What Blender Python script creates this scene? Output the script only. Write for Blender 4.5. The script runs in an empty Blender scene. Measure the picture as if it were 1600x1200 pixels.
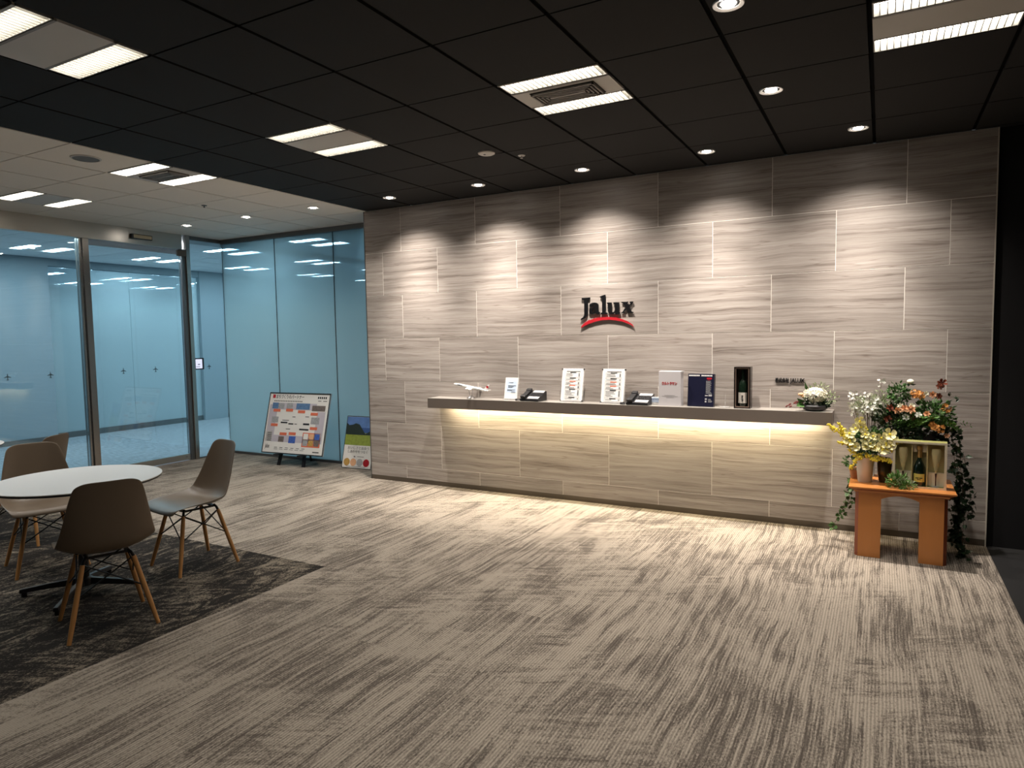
import bpy, bmesh, math, random
from mathutils import Vector, Matrix
random.seed(7)
S = bpy.context.scene
C = S.collection
PI = math.pi
H = 2.871            # ceiling height
XG, YG = -4.008, 0.54  # planes of the two glass walls
GX, GY, AX, AY = .5944, .5873, 1.9435, -2.398   # ceiling grid

# ------------------------------------------------------------------ camera
cam = bpy.data.cameras.new('camera')
co = bpy.data.objects.new('camera', cam); C.objects.link(co)
cam.sensor_width = 36; cam.lens = 1053.23 / 1600 * 36; cam.clip_end = 100; cam.clip_start = .05
yaw, pit, rol = -.5015, -.0703, -.0164
F = Vector((math.sin(yaw)*math.cos(pit), math.cos(yaw)*math.cos(pit), math.sin(pit)))
R0 = Vector((math.cos(yaw), -math.sin(yaw), 0)); U0 = R0.cross(F)
R_ = R0*math.cos(rol) + U0*math.sin(rol); U_ = -R0*math.sin(rol) + U0*math.cos(rol)
M = Matrix((R_, U_, -F)).transposed().to_4x4(); M.translation = Vector((3.798, -5.645, 1.522))
co.matrix_world = M
S.camera = co
# ------------------------------------------------------------------ world, exposure
w = bpy.data.worlds.new('world'); S.world = w; w.use_nodes = True
w.node_tree.nodes['Background'].inputs[0].default_value = (.9, .95, 1, 1)
w.node_tree.nodes['Background'].inputs[1].default_value = .02
S.view_settings.view_transform = 'Standard'; S.view_settings.look = 'None'
S.view_settings.exposure = .98; S.view_settings.gamma = 1; S.view_settings.use_curve_mapping = False
S.cycles.use_denoising = True
S.cycles.max_bounces = 7; S.cycles.diffuse_bounces = 3; S.cycles.transparent_max_bounces = 12
S.cycles.caustics_reflective = False; S.cycles.caustics_refractive = False
S.cycles.sample_clamp_indirect = 4
# lamp strengths
DOWN_W = 48; DOWN_COL = (1, .90, .80)
WDOWN_W = 14
TROFFER_E = 13; TROFFER_COL = (1, .93, .82)
WTROFFER_E = 32; WTROFFER_COL = (1, .95, .88)
OFFICE_E = 24; OFFICE_COL = (.83, .92, 1)
LED_W = 12; LED_COL = (1, .83, .52)

# ------------------------------------------------------------------ materials
def N(nt, t, **k):
    n = nt.nodes.new(t)
    for a, b in k.items():
        if a.startswith('i_'):
            n.inputs[a[2:].replace('_', ' ')].default_value = b
        else: setattr(n, a, b)
    return n
def L(nt, a, b): nt.links.new(a, b)
def mat(name, col, rough=.5, metal=0, spec=.5, emit=None, es=0, noise=.0, nscale=30, bump=0, trans=0, coat=0, alpha=1, ior=1.45, stretch=(1,1,1)):
    m = bpy.data.materials.new(name); m.use_nodes = True; nt = m.node_tree
    b = nt.nodes['Principled BSDF']
    c = tuple(col)+(1,)
    b.inputs['Base Color'].default_value = c
    b.inputs['Roughness'].default_value = rough; b.inputs['Metallic'].default_value = metal
    b.inputs['Specular IOR Level'].default_value = spec; b.inputs['IOR'].default_value = ior
    b.inputs['Transmission Weight'].default_value = trans; b.inputs['Coat Weight'].default_value = coat
    b.inputs['Alpha'].default_value = alpha
    if emit: b.inputs['Emission Color'].default_value = tuple(emit)+(1,); b.inputs['Emission Strength'].default_value = es
    if noise or bump:
        tc = N(nt, 'ShaderNodeTexCoord'); mp = N(nt, 'ShaderNodeMapping'); mp.inputs['Scale'].default_value = stretch
        nz = N(nt, 'ShaderNodeTexNoise'); nz.inputs['Scale'].default_value = nscale; nz.inputs['Detail'].default_value = 4
        L(nt, tc.outputs['Object'], mp.inputs[0]); L(nt, mp.outputs[0], nz.inputs['Vector'])
        if noise:
            mx = N(nt, 'ShaderNodeMix', data_type='RGBA')
            mx.inputs[6].default_value = tuple(x*(1-noise) for x in col)+(1,)
            mx.inputs[7].default_value = tuple(min(1, x*(1+noise)) for x in col)+(1,)
            L(nt, nz.outputs['Fac'], mx.inputs[0]); L(nt, mx.outputs[2], b.inputs['Base Color'])
        if bump:
            bp = N(nt, 'ShaderNodeBump'); bp.inputs['Strength'].default_value = bump; bp.inputs['Distance'].default_value = .002
            L(nt, nz.outputs['Fac'], bp.inputs['Height']); L(nt, bp.outputs[0], b.inputs['Normal'])
    return m

def ramp(nt, fac, stops):
    r = N(nt, 'ShaderNodeValToRGB'); e = r.color_ramp.elements
    while len(e) < len(stops): e.new(.5)
    for k, (p, c) in enumerate(stops):
        e[k].position = p; e[k].color = tuple(c)+(1,) if len(c) == 3 else c
    L(nt, fac, r.inputs[0]); return r

def stone_mat():
    m = bpy.data.materials.new('veined_stone_tile'); m.use_nodes = True; nt = m.node_tree; b = nt.nodes['Principled BSDF']
    geo = N(nt, 'ShaderNodeNewGeometry'); oi = N(nt, 'ShaderNodeObjectInfo')
    mul = N(nt, 'ShaderNodeMath', operation='MULTIPLY'); mul.inputs[1].default_value = 57
    L(nt, oi.outputs['Random'], mul.inputs[0])
    cx = N(nt, 'ShaderNodeCombineXYZ'); L(nt, mul.outputs[0], cx.inputs[0]); L(nt, mul.outputs[0], cx.inputs[2])
    add = N(nt, 'ShaderNodeVectorMath', operation='ADD'); L(nt, geo.outputs['Position'], add.inputs[0]); L(nt, cx.outputs[0], add.inputs[1])
    # slow warp that bends the veins
    mw = N(nt, 'ShaderNodeMapping'); mw.inputs['Scale'].default_value = (1.6, 1, 3.0)
    nw = N(nt, 'ShaderNodeTexNoise'); nw.inputs['Scale'].default_value = 1; nw.inputs['Detail'].default_value = 3
    L(nt, add.outputs[0], mw.inputs[0]); L(nt, mw.outputs[0], nw.inputs['Vector'])
    sub = N(nt, 'ShaderNodeMath', operation='MULTIPLY_ADD'); sub.inputs[1].default_value = .07; sub.inputs[2].default_value = -.035
    L(nt, nw.outputs['Fac'], sub.inputs[0])
    cz = N(nt, 'ShaderNodeCombineXYZ'); L(nt, sub.outputs[0], cz.inputs[2])
    ad2 = N(nt, 'ShaderNodeVectorMath', operation='ADD'); L(nt, add.outputs[0], ad2.inputs[0]); L(nt, cz.outputs[0], ad2.inputs[1])
    def streak(sx, sz, det, ro=.6):
        mp = N(nt, 'ShaderNodeMapping'); mp.inputs['Scale'].default_value = (sx, 1, sz)
        n = N(nt, 'ShaderNodeTexNoise'); n.inputs['Scale'].default_value = 1; n.inputs['Detail'].default_value = det; n.inputs['Roughness'].default_value = ro
        L(nt, ad2.outputs[0], mp.inputs[0]); L(nt, mp.outputs[0], n.inputs['Vector']); return n
    s1 = streak(.7, 24, 7, .72); s2 = streak(1.3, 120, 5, .78); s3 = streak(.35, 9, 3, .6)
    r1 = ramp(nt, s1.outputs['Fac'], [(.33, (.20, .168, .148)), (.44, (.335, .296, .270)), (.54, (.42, .378, .348)), (.68, (.50, .46, .43))])
    r2 = ramp(nt, s2.outputs['Fac'], [(.30, (.66, .63, .61)), (.47, (.95, .95, .95)), (.72, (1.1, 1.09, 1.07))])
    m1 = N(nt, 'ShaderNodeMix', data_type='RGBA', blend_type='MULTIPLY'); m1.inputs[0].default_value = 1
    L(nt, r1.outputs[0], m1.inputs[6]); L(nt, r2.outputs[0], m1.inputs[7])
    # thin dark veins
    vn = ramp(nt, s3.outputs['Fac'], [(.488, (1, 1, 1)), (.494, (.60, .55, .52)), (.497, (.60, .55, .52)), (.503, (1, 1, 1))])
    m2 = N(nt, 'ShaderNodeMix', data_type='RGBA', blend_type='MULTIPLY'); m2.inputs[0].default_value = .6
    L(nt, m1.outputs[2], m2.inputs[6]); L(nt, vn.outputs[0], m2.inputs[7])
    tone = N(nt, 'ShaderNodeMapRange'); tone.inputs['To Min'].default_value = .86; tone.inputs['To Max'].default_value = 1.08
    L(nt, oi.outputs['Random'], tone.inputs['Value'])
    m3 = N(nt, 'ShaderNodeVectorMath', operation='SCALE'); L(nt, m2.outputs[2], m3.inputs[0]); L(nt, tone.outputs[0], m3.inputs['Scale'])
    L(nt, m3.outputs[0], b.inputs['Base Color'])
    b.inputs['Roughness'].default_value = .42; b.inputs['Specular IOR Level'].default_value = .35
    bp = N(nt, 'ShaderNodeBump'); bp.inputs['Strength'].default_value = .15; bp.inputs['Distance'].default_value = .002
    L(nt, s2.outputs['Fac'], bp.inputs['Height']); L(nt, bp.outputs[0], b.inputs['Normal'])
    return m

R = math.radians
def carpet_mat(name, dark, light, lo, hi, rib=.3, stretch=2.0, fx=46, curl=0):
    m = bpy.data.materials.new(name); m.use_nodes = True; nt = m.node_tree; b = nt.nodes['Principled BSDF']
    geo = N(nt, 'ShaderNodeNewGeometry'); oi = N(nt, 'ShaderNodeObjectInfo')
    P = geo.outputs['Position']
    # each carpet plank shifts the fine pattern a little
    mul = N(nt, 'ShaderNodeMath', operation='MULTIPLY'); mul.inputs[1].default_value = .5; L(nt, oi.outputs['Random'], mul.inputs[0])
    cz = N(nt, 'ShaderNodeCombineXYZ'); L(nt, mul.outputs[0], cz.inputs[2])
    add = N(nt, 'ShaderNodeVectorMath', operation='ADD'); L(nt, P, add.inputs[0]); L(nt, cz.outputs[0], add.inputs[1])
    def noise(vec, sx, sy, det, ro=.6, dist=0):
        mp = N(nt, 'ShaderNodeMapping'); mp.inputs['Scale'].default_value = (sx, sy, 1)
        n = N(nt, 'ShaderNodeTexNoise'); n.inputs['Scale'].default_value = 1; n.inputs['Detail'].default_value = det
        n.inputs['Roughness'].default_value = ro; n.inputs['Distortion'].default_value = dist
        L(nt, vec, mp.inputs[0]); L(nt, mp.outputs[0], n.inputs['Vector']); return n
    wn = noise(add.outputs[0], 1.5, 1.1, 2)
    wv = N(nt, 'ShaderNodeVectorMath', operation='SUBTRACT'); wv.inputs[1].default_value = (.5, .5, .5); L(nt, wn.outputs['Color'], wv.inputs[0])
    ws = N(nt, 'ShaderNodeVectorMath', operation='SCALE'); ws.inputs['Scale'].default_value = .13; L(nt, wv.outputs[0], ws.inputs[0])
    pw = N(nt, 'ShaderNodeVectorMath', operation='ADD'); L(nt, add.outputs[0], pw.inputs[0]); L(nt, ws.outputs[0], pw.inputs[1])
    n1 = noise(pw.outputs[0], fx, stretch, 7, .80, curl)          # long streaks
    n2 = noise(pw.outputs[0], 2.2, 1.3, 4, .62, .9)         # soft clouds
    n3 = noise(P, 130, 70, 3, .8)                           # tuft grain
    rot = N(nt, 'ShaderNodeMapping'); rot.inputs['Rotation'].default_value = (0, 0, R(63)); L(nt, pw.outputs[0], rot.inputs[0])
    n4 = noise(rot.outputs[0], 30, 3.2, 6, .78, .3)         # cross scratches
    mk = noise(add.outputs[0], 1.3, 1.0, 2, .5)
    mkr = N(nt, 'ShaderNodeMapRange'); mkr.inputs['From Min'].default_value = .50; mkr.inputs['From Max'].default_value = .60; mkr.inputs['To Max'].default_value = .55
    L(nt, mk.outputs['Fac'], mkr.inputs['Value'])
    mixn = N(nt, 'ShaderNodeMix', data_type='FLOAT'); L(nt, mkr.outputs[0], mixn.inputs[0]); L(nt, n1.outputs['Fac'], mixn.inputs[2]); L(nt, n4.outputs['Fac'], mixn.inputs[3])
    def madd(a, k, c):
        q = N(nt, 'ShaderNodeMath', operation='MULTIPLY_ADD'); q.inputs[1].default_value = k
        L(nt, a, q.inputs[0])
        if c is None: q.inputs[2].default_value = 0
        else: L(nt, c, q.inputs[2])
        return q.outputs[0]
    v = madd(mixn.outputs[0], .52, None); v = madd(n2.outputs['Fac'], .24, v); v = madd(n3.outputs['Fac'], .24, v)
    r = ramp(nt, v, [(lo, dark), (hi, light)])
    # ribs of the loop pile, running along Y
    sx = N(nt, 'ShaderNodeSeparateXYZ'); L(nt, P, sx.inputs[0])
    sn = N(nt, 'ShaderNodeMath', operation='MULTIPLY'); sn.inputs[1].default_value = 2*PI/.0135; L(nt, sx.outputs[0], sn.inputs[0])
    si = N(nt, 'ShaderNodeMath', operation='SINE'); L(nt, sn.outputs[0], si.inputs[0])
    rr = N(nt, 'ShaderNodeMapRange'); rr.inputs['From Min'].default_value = -1; rr.inputs['To Min'].default_value = 1-rib; rr.inputs['To Max'].default_value = 1+rib*.35
    L(nt, si.outputs[0], rr.inputs['Value'])
    g = N(nt, 'ShaderNodeMapRange'); g.inputs['To Min'].default_value = .72; g.inputs['To Max'].default_value = 1.28; L(nt, n3.outputs['Fac'], g.inputs['Value'])
    mm = N(nt, 'ShaderNodeMath', operation='MULTIPLY'); L(nt, rr.outputs[0], mm.inputs[0]); L(nt, g.outputs[0], mm.inputs[1])
    sc = N(nt, 'ShaderNodeVectorMath', operation='SCALE'); L(nt, r.outputs[0], sc.inputs[0]); L(nt, mm.outputs[0], sc.inputs['Scale'])
    L(nt, sc.outputs[0], b.inputs['Base Color'])
    b.inputs['Roughness'].default_value = .95; b.inputs['Specular IOR Level'].default_value = .1
    bp = N(nt, 'ShaderNodeBump'); bp.inputs['Strength'].default_value = .5; bp.inputs['Distance'].default_value = .004
    L(nt, v, bp.inputs['Height']); L(nt, bp.outputs[0], b.inputs['Normal'])
    return m

def glass_mat(name, tint, film=None, z0=1.9, z1=2.75, dens=.96, refl=1.0):
    """tinted pane; film = colour of a frosted film that thins out between heights z0 and z1"""
    m = bpy.data.materials.new(name); m.use_nodes = True; nt = m.node_tree
    nt.nodes.remove(nt.nodes['Principled BSDF']); out = nt.nodes['Material Output']
    tr = N(nt, 'ShaderNodeBsdfTransparent'); tr.inputs[0].default_value = tuple(tint)+(1,)
    base = tr.outputs[0]
    if film:
        tl = N(nt, 'ShaderNodeBsdfTranslucent'); tl.inputs[0].default_value = tuple(film)+(1,)
        df = N(nt, 'ShaderNodeBsdfDiffuse'); df.inputs[0].default_value = tuple(film)+(1,)
        md = N(nt, 'ShaderNodeMixShader'); md.inputs[0].default_value = .22; L(nt, tl.outputs[0], md.inputs[1]); L(nt, df.outputs[0], md.inputs[2])
        geo = N(nt, 'ShaderNodeNewGeometry'); sx = N(nt, 'ShaderNodeSeparateXYZ'); L(nt, geo.outputs['Position'], sx.inputs[0])
        mr = N(nt, 'ShaderNodeMapRange', interpolation_type='SMOOTHSTEP'); mr.inputs['From Min'].default_value = z0; mr.inputs['From Max'].default_value = z1
        mr.inputs['To Min'].default_value = dens; mr.inputs['To Max'].default_value = .30
        L(nt, sx.outputs[2], mr.inputs['Value'])
        mx = N(nt, 'ShaderNodeMixShader'); L(nt, mr.outputs[0], mx.inputs[0]); L(nt, tr.outputs[0], mx.inputs[1]); L(nt, md.outputs[0], mx.inputs[2])
        base = mx.outputs[0]
    gl = N(nt, 'ShaderNodeBsdfGlossy'); gl.inputs['Roughness'].default_value = .015; gl.inputs[0].default_value = (.9, .97, 1, 1)
    fr = N(nt, 'ShaderNodeFresnel'); fr.inputs[0].default_value = 1.5
    k = N(nt, 'ShaderNodeMath', operation='MULTIPLY'); k.inputs[1].default_value = refl; L(nt, fr.outputs[0], k.inputs[0])
    mx = N(nt, 'ShaderNodeMixShader'); L(nt, k.outputs[0], mx.inputs[0]); L(nt, base, mx.inputs[1]); L(nt, gl.outputs[0], mx.inputs[2])
    L(nt, mx.outputs[0], out.inputs[0]); return m

def emis(name, col, e):
    m = bpy.data.materials.new(name); m.use_nodes = True; nt = m.node_tree
    nt.nodes.remove(nt.nodes['Principled BSDF'])
    em = N(nt, 'ShaderNodeEmission'); em.inputs[0].default_value = tuple(col)+(1,); em.inputs[1].default_value = e
    L(nt, em.outputs[0], nt.nodes['Material Output'].inputs[0]); return m

M_stone = stone_mat()
M_grout = mat('pale_grout', (.93, .90, .84), .6)
M_base = mat('brown_metal_baseboard', (.13, .11, .09), .35, .6)
M_carpet = carpet_mat('beige_streaked_carpet', (.135, .115, .098), (.405, .355, .298), .455, .53, .30, 1.5)
M_rug = carpet_mat('dark_streaked_carpet', (.024, .021, .019), (.30, .255, .20), .50, .575, .2, 3.5, 10, 2.4)
M_ocarpet = mat('pale_blue_grey_carpet', (.25, .28, .31), .95, noise=.95, nscale=7, stretch=(1.2, 9, 1))
M_black = mat('black_paint', (.0045, .0042, .0055), .7)
M_blackfloor = mat('black_carpet', (.012, .012, .013), .95, noise=.5, nscale=120)
M_dark = mat('black_ceiling_board', (.0050, .0047, .0047), .85, noise=.35, nscale=260)
M_darkgrid = mat('black_ceiling_grid', (.002, .002, .002), .9, spec=.05)
M_white = mat('white_ceiling_board', (.86, .82, .76), .9, noise=.06, nscale=200)
M_whitegrid = mat('grey_ceiling_grid', (.012, .010, .009), .9, spec=.05)
M_steel = mat('brushed_steel', (.55, .53, .49), .28, .9, noise=.12, nscale=6, stretch=(1, 1, 60))
M_steelv = mat('polished_steel_post', (.42, .39, .36), .22, .95)
M_graybar = mat('grey_metal_rail', (.17, .17, .17), .4, .7)
M_darkbar = mat('dark_gasket', (.03, .035, .04), .5)
M_officewall = mat('blue_grey_painted_wall', (.27, .33, .37), .8)
M_officeceil = mat('office_ceiling_board', (.85, .88, .9), .9)
M_clear = glass_mat('blue_tinted_glass', (.75, .88, .905), refl=1.0)
M_film = glass_mat('frosted_cyan_glass', (.70, .88, .94), (.68, .89, .93), 1.75, 2.62, .97, .8)
M_film2 = glass_mat('frosted_partition_glass', (.85, .93, .96), (.70, .79, .82), 1.6, 2.7, .95, .5)
M_shelf = mat('brown_grey_satin_metal', (.235, .198, .172), .36, .45, noise=.06, nscale=3)
M_shelftop = mat('pale_satin_metal', (.55, .52, .48), .3, .5)
M_shell = mat('taupe_plastic_shell', (.165, .125, .088), .38, noise=.05, nscale=300, bump=.1)
M_wood = mat('beech_dowel', (.52, .265, .095), .4, noise=.25, nscale=10, stretch=(1, 1, .15))
M_wire = mat('black_steel_wire', (.012, .012, .013), .35, .4)
M_tabletop = mat('white_laminate', (.60, .58, .56), .45)
M_blackedge = mat('black_table_edge', (.012, .012, .014), .4)
M_alu = mat('polished_aluminium', (.6, .6, .62), .2, 1)
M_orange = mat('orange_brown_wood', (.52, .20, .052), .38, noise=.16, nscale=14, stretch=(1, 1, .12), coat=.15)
M_orange_shade = mat('shaded_orange_wood', (.19, .045, .018), .4)  # same stand wood, with the shade of its turned-away faces put into the colour
M_louver = mat('white_louver', (.50, .48, .44), .35)
M_blade = mat('louver_blade', (.26, .25, .225), .4)
M_fixt = mat('light_fixture_panel', (.62, .60, .57), .5)
M_vent = mat('grey_vent_slat', (.26, .245, .23), .5)
M_ventdark = mat('dark_vent_gap', (.03, .028, .025), .7)
M_strip = emis('warm_tube_light', TROFFER_COL, TROFFER_E)
M_wstrip = emis('neutral_tube_light', WTROFFER_COL, WTROFFER_E)
M_ostrip = emis('cool_tube_light', OFFICE_COL, OFFICE_E)
M_lampdisk = emis('downlight_lamp', (1, .9, .8), 25)
M_ring = mat('downlight_ring', (.62, .60, .58), .3, .4)
M_paper = mat('white_paper', (.80, .79, .77), .6)
M_bluep = mat('pale_blue_print', (.55, .66, .82), .6)
M_ink = mat('black_ink', (.015, .015, .018), .5)
M_inkgrey = mat('grey_ink', (.16, .16, .17), .6)
M_red = mat('red_paint', (.42, .016, .026), .35)
M_rednote = mat('orange_red_print', (.72, .17, .09), .6)
M_acryl = mat('clear_acrylic', (.9, .9, .9), .05, alpha=.22)
M_blackplastic = mat('black_plastic', (.014, .014, .016), .35)
M_greyplastic = mat('grey_plastic', (.42, .42, .43), .35)
M_silver = mat('silver_card', (.64, .62, .645), .32, .15)
M_navy = mat('navy_card', (.010, .011, .030), .3)
M_whiteplane = mat('white_gloss_paint', (.85, .84, .82), .25)
M_green = mat('green_leaf', (.055, .13, .032), .5, noise=.4, nscale=40)
M_dkgreen = mat('dark_green_leaf', (.018, .042, .016), .45, noise=.4, nscale=40)
M_sage = mat('sage_leaf', (.30, .36, .20), .6, noise=.3, nscale=40)
M_fern = mat('bright_fern_leaf', (.10, .22, .05), .5, noise=.35, nscale=30)
M_stem = mat('green_stem', (.08, .12, .03), .6)
M_brownstem = mat('brown_stem', (.08, .04, .02), .7)
M_yel = mat('yellow_blossom', (.88, .70, .07), .6, noise=.2, nscale=60)
M_pale = mat('pale_yellow_petal', (.88, .83, .46), .55, noise=.1, nscale=30)
M_cream = mat('cream_petal', (.85, .83, .68), .55, noise=.08, nscale=30)
M_whitep = mat('white_petal', (.84, .84, .78), .55)
M_peach = mat('peach_petal', (.75, .42, .24), .6, noise=.15, nscale=40)
M_rust = mat('rust_petal', (.20, .050, .025), .6, noise=.3, nscale=40)
M_orangef = mat('amber_blossom', (.60, .27, .06), .6)
M_burg = mat('burgundy_berry', (.14, .022, .02), .4)
M_bucket = mat('galvanised_silver', (.55, .54, .52), .48, .3, noise=.15, nscale=8, stretch=(1, 1, .2))
M_bronze = mat('dark_bronze_glaze', (.05, .038, .018), .15, .5)
M_terra = mat('terracotta', (.42, .17, .07), .7, noise=.3, nscale=30)
M_glassv = mat('clear_glass', (.95, .96, .95), .03, trans=1, ior=1.45)
M_champ = mat('dark_green_bottle_glass', (.006, .014, .008), .08, coat=.5)
M_gold = mat('gold_foil', (.62, .38, .14), .3, .8)
M_label = mat('yellow_bottle_label', (.74, .62, .16), .5)
M_boxc = mat('cream_box_card', (.72, .66, .50), .55)
M_boxi = mat('pale_gold_lining', (.52, .45, .22), .5)
M_boxg = mat('olive_box_edge', (.30, .30, .10), .45)
M_darkbox = mat('black_lacquer', (.018, .013, .012), .25)
M_copper = mat('rose_metal_trim', (.50, .36, .29), .3, .8)
M_brownin = mat('dark_brown_lining', (.035, .016, .01), .6)
M_sky = mat('print_sky', (.12, .24, .55), .5, noise=.5, nscale=8)
M_mount = mat('print_mountain', (.02, .035, .03), .5)
M_field = mat('print_field', (.28, .36, .06), .5, noise=.4, nscale=30)
M_sea = mat('print_sea', (.04, .10, .30), .5)
M_lav = mat('print_lavender', (.52, .49, .56), .6, noise=.12, nscale=6)
M_photo = [mat('print_photo', c, .6, noise=.6, nscale=50) for c in ((.10, .20, .38), (.35, .36, .38), (.16, .13, .12), (.05, .12, .45), (.5, .3, .08))]
M_screen = emis('panel_screen', (.75, .78, 1), .55)

# ------------------------------------------------------------------ geometry helpers
class MB:
    def __init__(s): s.b = bmesh.new(); s.mats = []; s.cur = 0
    def use(s, m):
        if m not in s.mats: s.mats.append(m)
        s.cur = s.mats.index(m); return s
    def _set(s, fs):
        for f in fs: f.material_index = s.cur
    def box(s, a, b, T=None):
        x0, y0, z0 = a; x1, y1, z1 = b
        vs = [s.b.verts.new(p) for p in ((x0,y0,z0),(x1,y0,z0),(x1,y1,z0),(x0,y1,z0),(x0,y0,z1),(x1,y0,z1),(x1,y1,z1),(x0,y1,z1))]
        if T: 
            for v in vs: v.co = T @ v.co
        s._set([s.b.faces.new([vs[i] for i in f]) for f in ((3,2,1,0),(4,5,6,7),(0,1,5,4),(1,2,6,5),(2,3,7,6),(3,0,4,7))]); return s
    def quad(s, *p):
        s._set([s.b.faces.new([s.b.verts.new(q) for q in p])]); return s
    def ring_loft(s, rings, cap=True, close=True):
        vr = [[s.b.verts.new(p) for p in r] for r in rings]; fs = []
        n = len(vr[0])
        for a, b in zip(vr, vr[1:]):
            for i in range(n if close else n-1):
                fs.append(s.b.faces.new((a[i], a[(i+1) % n], b[(i+1) % n], b[i])))
        if cap:
            fs.append(s.b.faces.new(list(reversed(vr[0])))); fs.append(s.b.faces.new(vr[-1]))
        s._set(fs); return s
    def lathe(s, prof, c=(0,0,0), n=24, T=None, cap=True):
        rings = []
        for r, z in prof:
            rg = [Vector((r*math.cos(2*PI*k/n), r*math.sin(2*PI*k/n), z)) for k in range(n)]
            rings.append([(T @ p if T else p) + Vector(c) for p in rg])
        return s.ring_loft(rings, cap)
    def tube(s, pts, r, n=8, r2=None):
        pts = [Vector(p) for p in pts]; rings = []
        for i, p in enumerate(pts):
            d = (pts[min(i+1, len(pts)-1)] - pts[max(i-1, 0)]).normalized()
            a = d.cross(Vector((0,0,1)) if abs(d.z) < .95 else Vector((1,0,0))).normalized(); b = d.cross(a)
            rad = r if r2 is None else r + (r2-r)*i/(len(pts)-1)
            rings.append([p + (a*math.cos(2*PI*k/n) + b*math.sin(2*PI*k/n))*rad for k in range(n)])
        return s.ring_loft(rings)
    def prism(s, poly, y0, y1, plane='xz'):
        f = (lambda u, v, y: (u, y, v)) if plane == 'xz' else (lambda u, v, y: (y, u, v)) if plane == 'yz' else (lambda u, v, y: (u, v, y))
        return s.ring_loft([[f(u, v, y0) for u, v in poly], [f(u, v, y1) for u, v in poly]])
    def sphere(s, c, r, n=6, m=4, sc=(1,1,1)):
        prof = [(max(r*math.sin(PI*k/m), r*.02), -r*math.cos(PI*k/m)) for k in range(m+1)]
        T = Matrix.Diagonal((sc[0], sc[1], sc[2], 1))
        return s.lathe(prof, c, n, T)
    def done(s, name, m=None, parent=None, bevel=0, smooth=False, sub=0, loc=None, solid=0, tri=False):
        s.b.normal_update(); bmesh.ops.recalc_face_normals(s.b, faces=s.b.faces) if not tri else None
        me = bpy.data.meshes.new(name); s.b.to_mesh(me); s.b.free()
        if s.mats and m is None:
            for q in s.mats: me.materials.append(q)
        else: me.materials.append(m)
        if smooth:
            for p in me.polygons: p.use_smooth = True
        o = bpy.data.objects.new(name, me); C.objects.link(o)
        if solid: q = o.modifiers.new('solid', 'SOLIDIFY'); q.thickness = solid; q.offset = 0
        if bevel: q = o.modifiers.new('bevel', 'BEVEL'); q.width = bevel; q.segments = 2; q.limit_method = 'ANGLE'
        if sub: q = o.modifiers.new('sub', 'SUBSURF'); q.levels = sub; q.render_levels = sub
        if smooth and (bevel or True) and not sub:
            try: me.set_sharp_from_angle(angle=R(40))
            except Exception: pass
        if loc: o.location = loc
        if parent: o.parent = parent
        return o
R = math.radians
def tag(o, label=None, cat=None, group=None, kind=None):
    if label: o['label'] = label
    if cat: o['category'] = cat
    if group: o['group'] = group
    if kind: o['kind'] = kind
    return o
def thing(name, label, cat, loc=(0,0,0), rz=0, group=None, rx=0):
    o = bpy.data.objects.new(name, None); C.objects.link(o); o.empty_display_size = .1
    o.location = loc; o.rotation_euler = (rx, 0, rz)
    return tag(o, label, cat, group)
def struct(name, label, loc=(0,0,0)):
    o = bpy.data.objects.new(name, None); C.objects.link(o); o.location = loc
    o['kind'] = 'structure'; o['label'] = label; return o
def boxo(name, a, b, m, parent=None, bevel=0, T=None):
    return MB().box(a, b, T).done(name, m, parent, bevel)
def boxc(name, a, b, m, parent=None, bevel=0):
    """box whose mesh is centred on its own origin (for per-object textures)"""
    c = [(p+q)/2 for p, q in zip(a, b)]; h = [(q-p)/2 for p, q in zip(a, b)]
    o = MB().box([-x for x in h], h).done(name, m, parent, bevel); o.location = c; return o
def copy_tree(o, parent=None):
    c = o.copy(); C.objects.link(c)
    c.parent = parent
    for ch in list(o.children): copy_tree(ch, c)
    return c
def text_mesh(name, body, size, m, parent, loc, rot, depth=.0, bold=0.0, width=None, align='LEFT'):
    cu = bpy.data.curves.new('text', 'FONT'); cu.body = body; cu.size = size; cu.extrude = depth; cu.offset = bold; cu.align_x = align
    cu.resolution_u = 3
    t = bpy.data.objects.new('text', cu); C.objects.link(t)
    me = bpy.data.meshes.new_from_object(t.evaluated_get(bpy.context.evaluated_depsgraph_get()))
    bpy.data.objects.remove(t); bpy.data.curves.remove(cu)
    if width:
        xs = [v.co.x for v in me.vertices]
        if xs:
            k = width/(max(xs)-min(xs)); x0 = min(xs)
            for v in me.vertices: v.co.x = (v.co.x-(x0 if align == 'LEFT' else 0))*k
    me.materials.clear(); me.materials.append(m)
    o = bpy.data.objects.new(name, me); C.objects.link(o); o.parent = parent; o.location = loc; o.rotation_euler = rot
    return o

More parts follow.
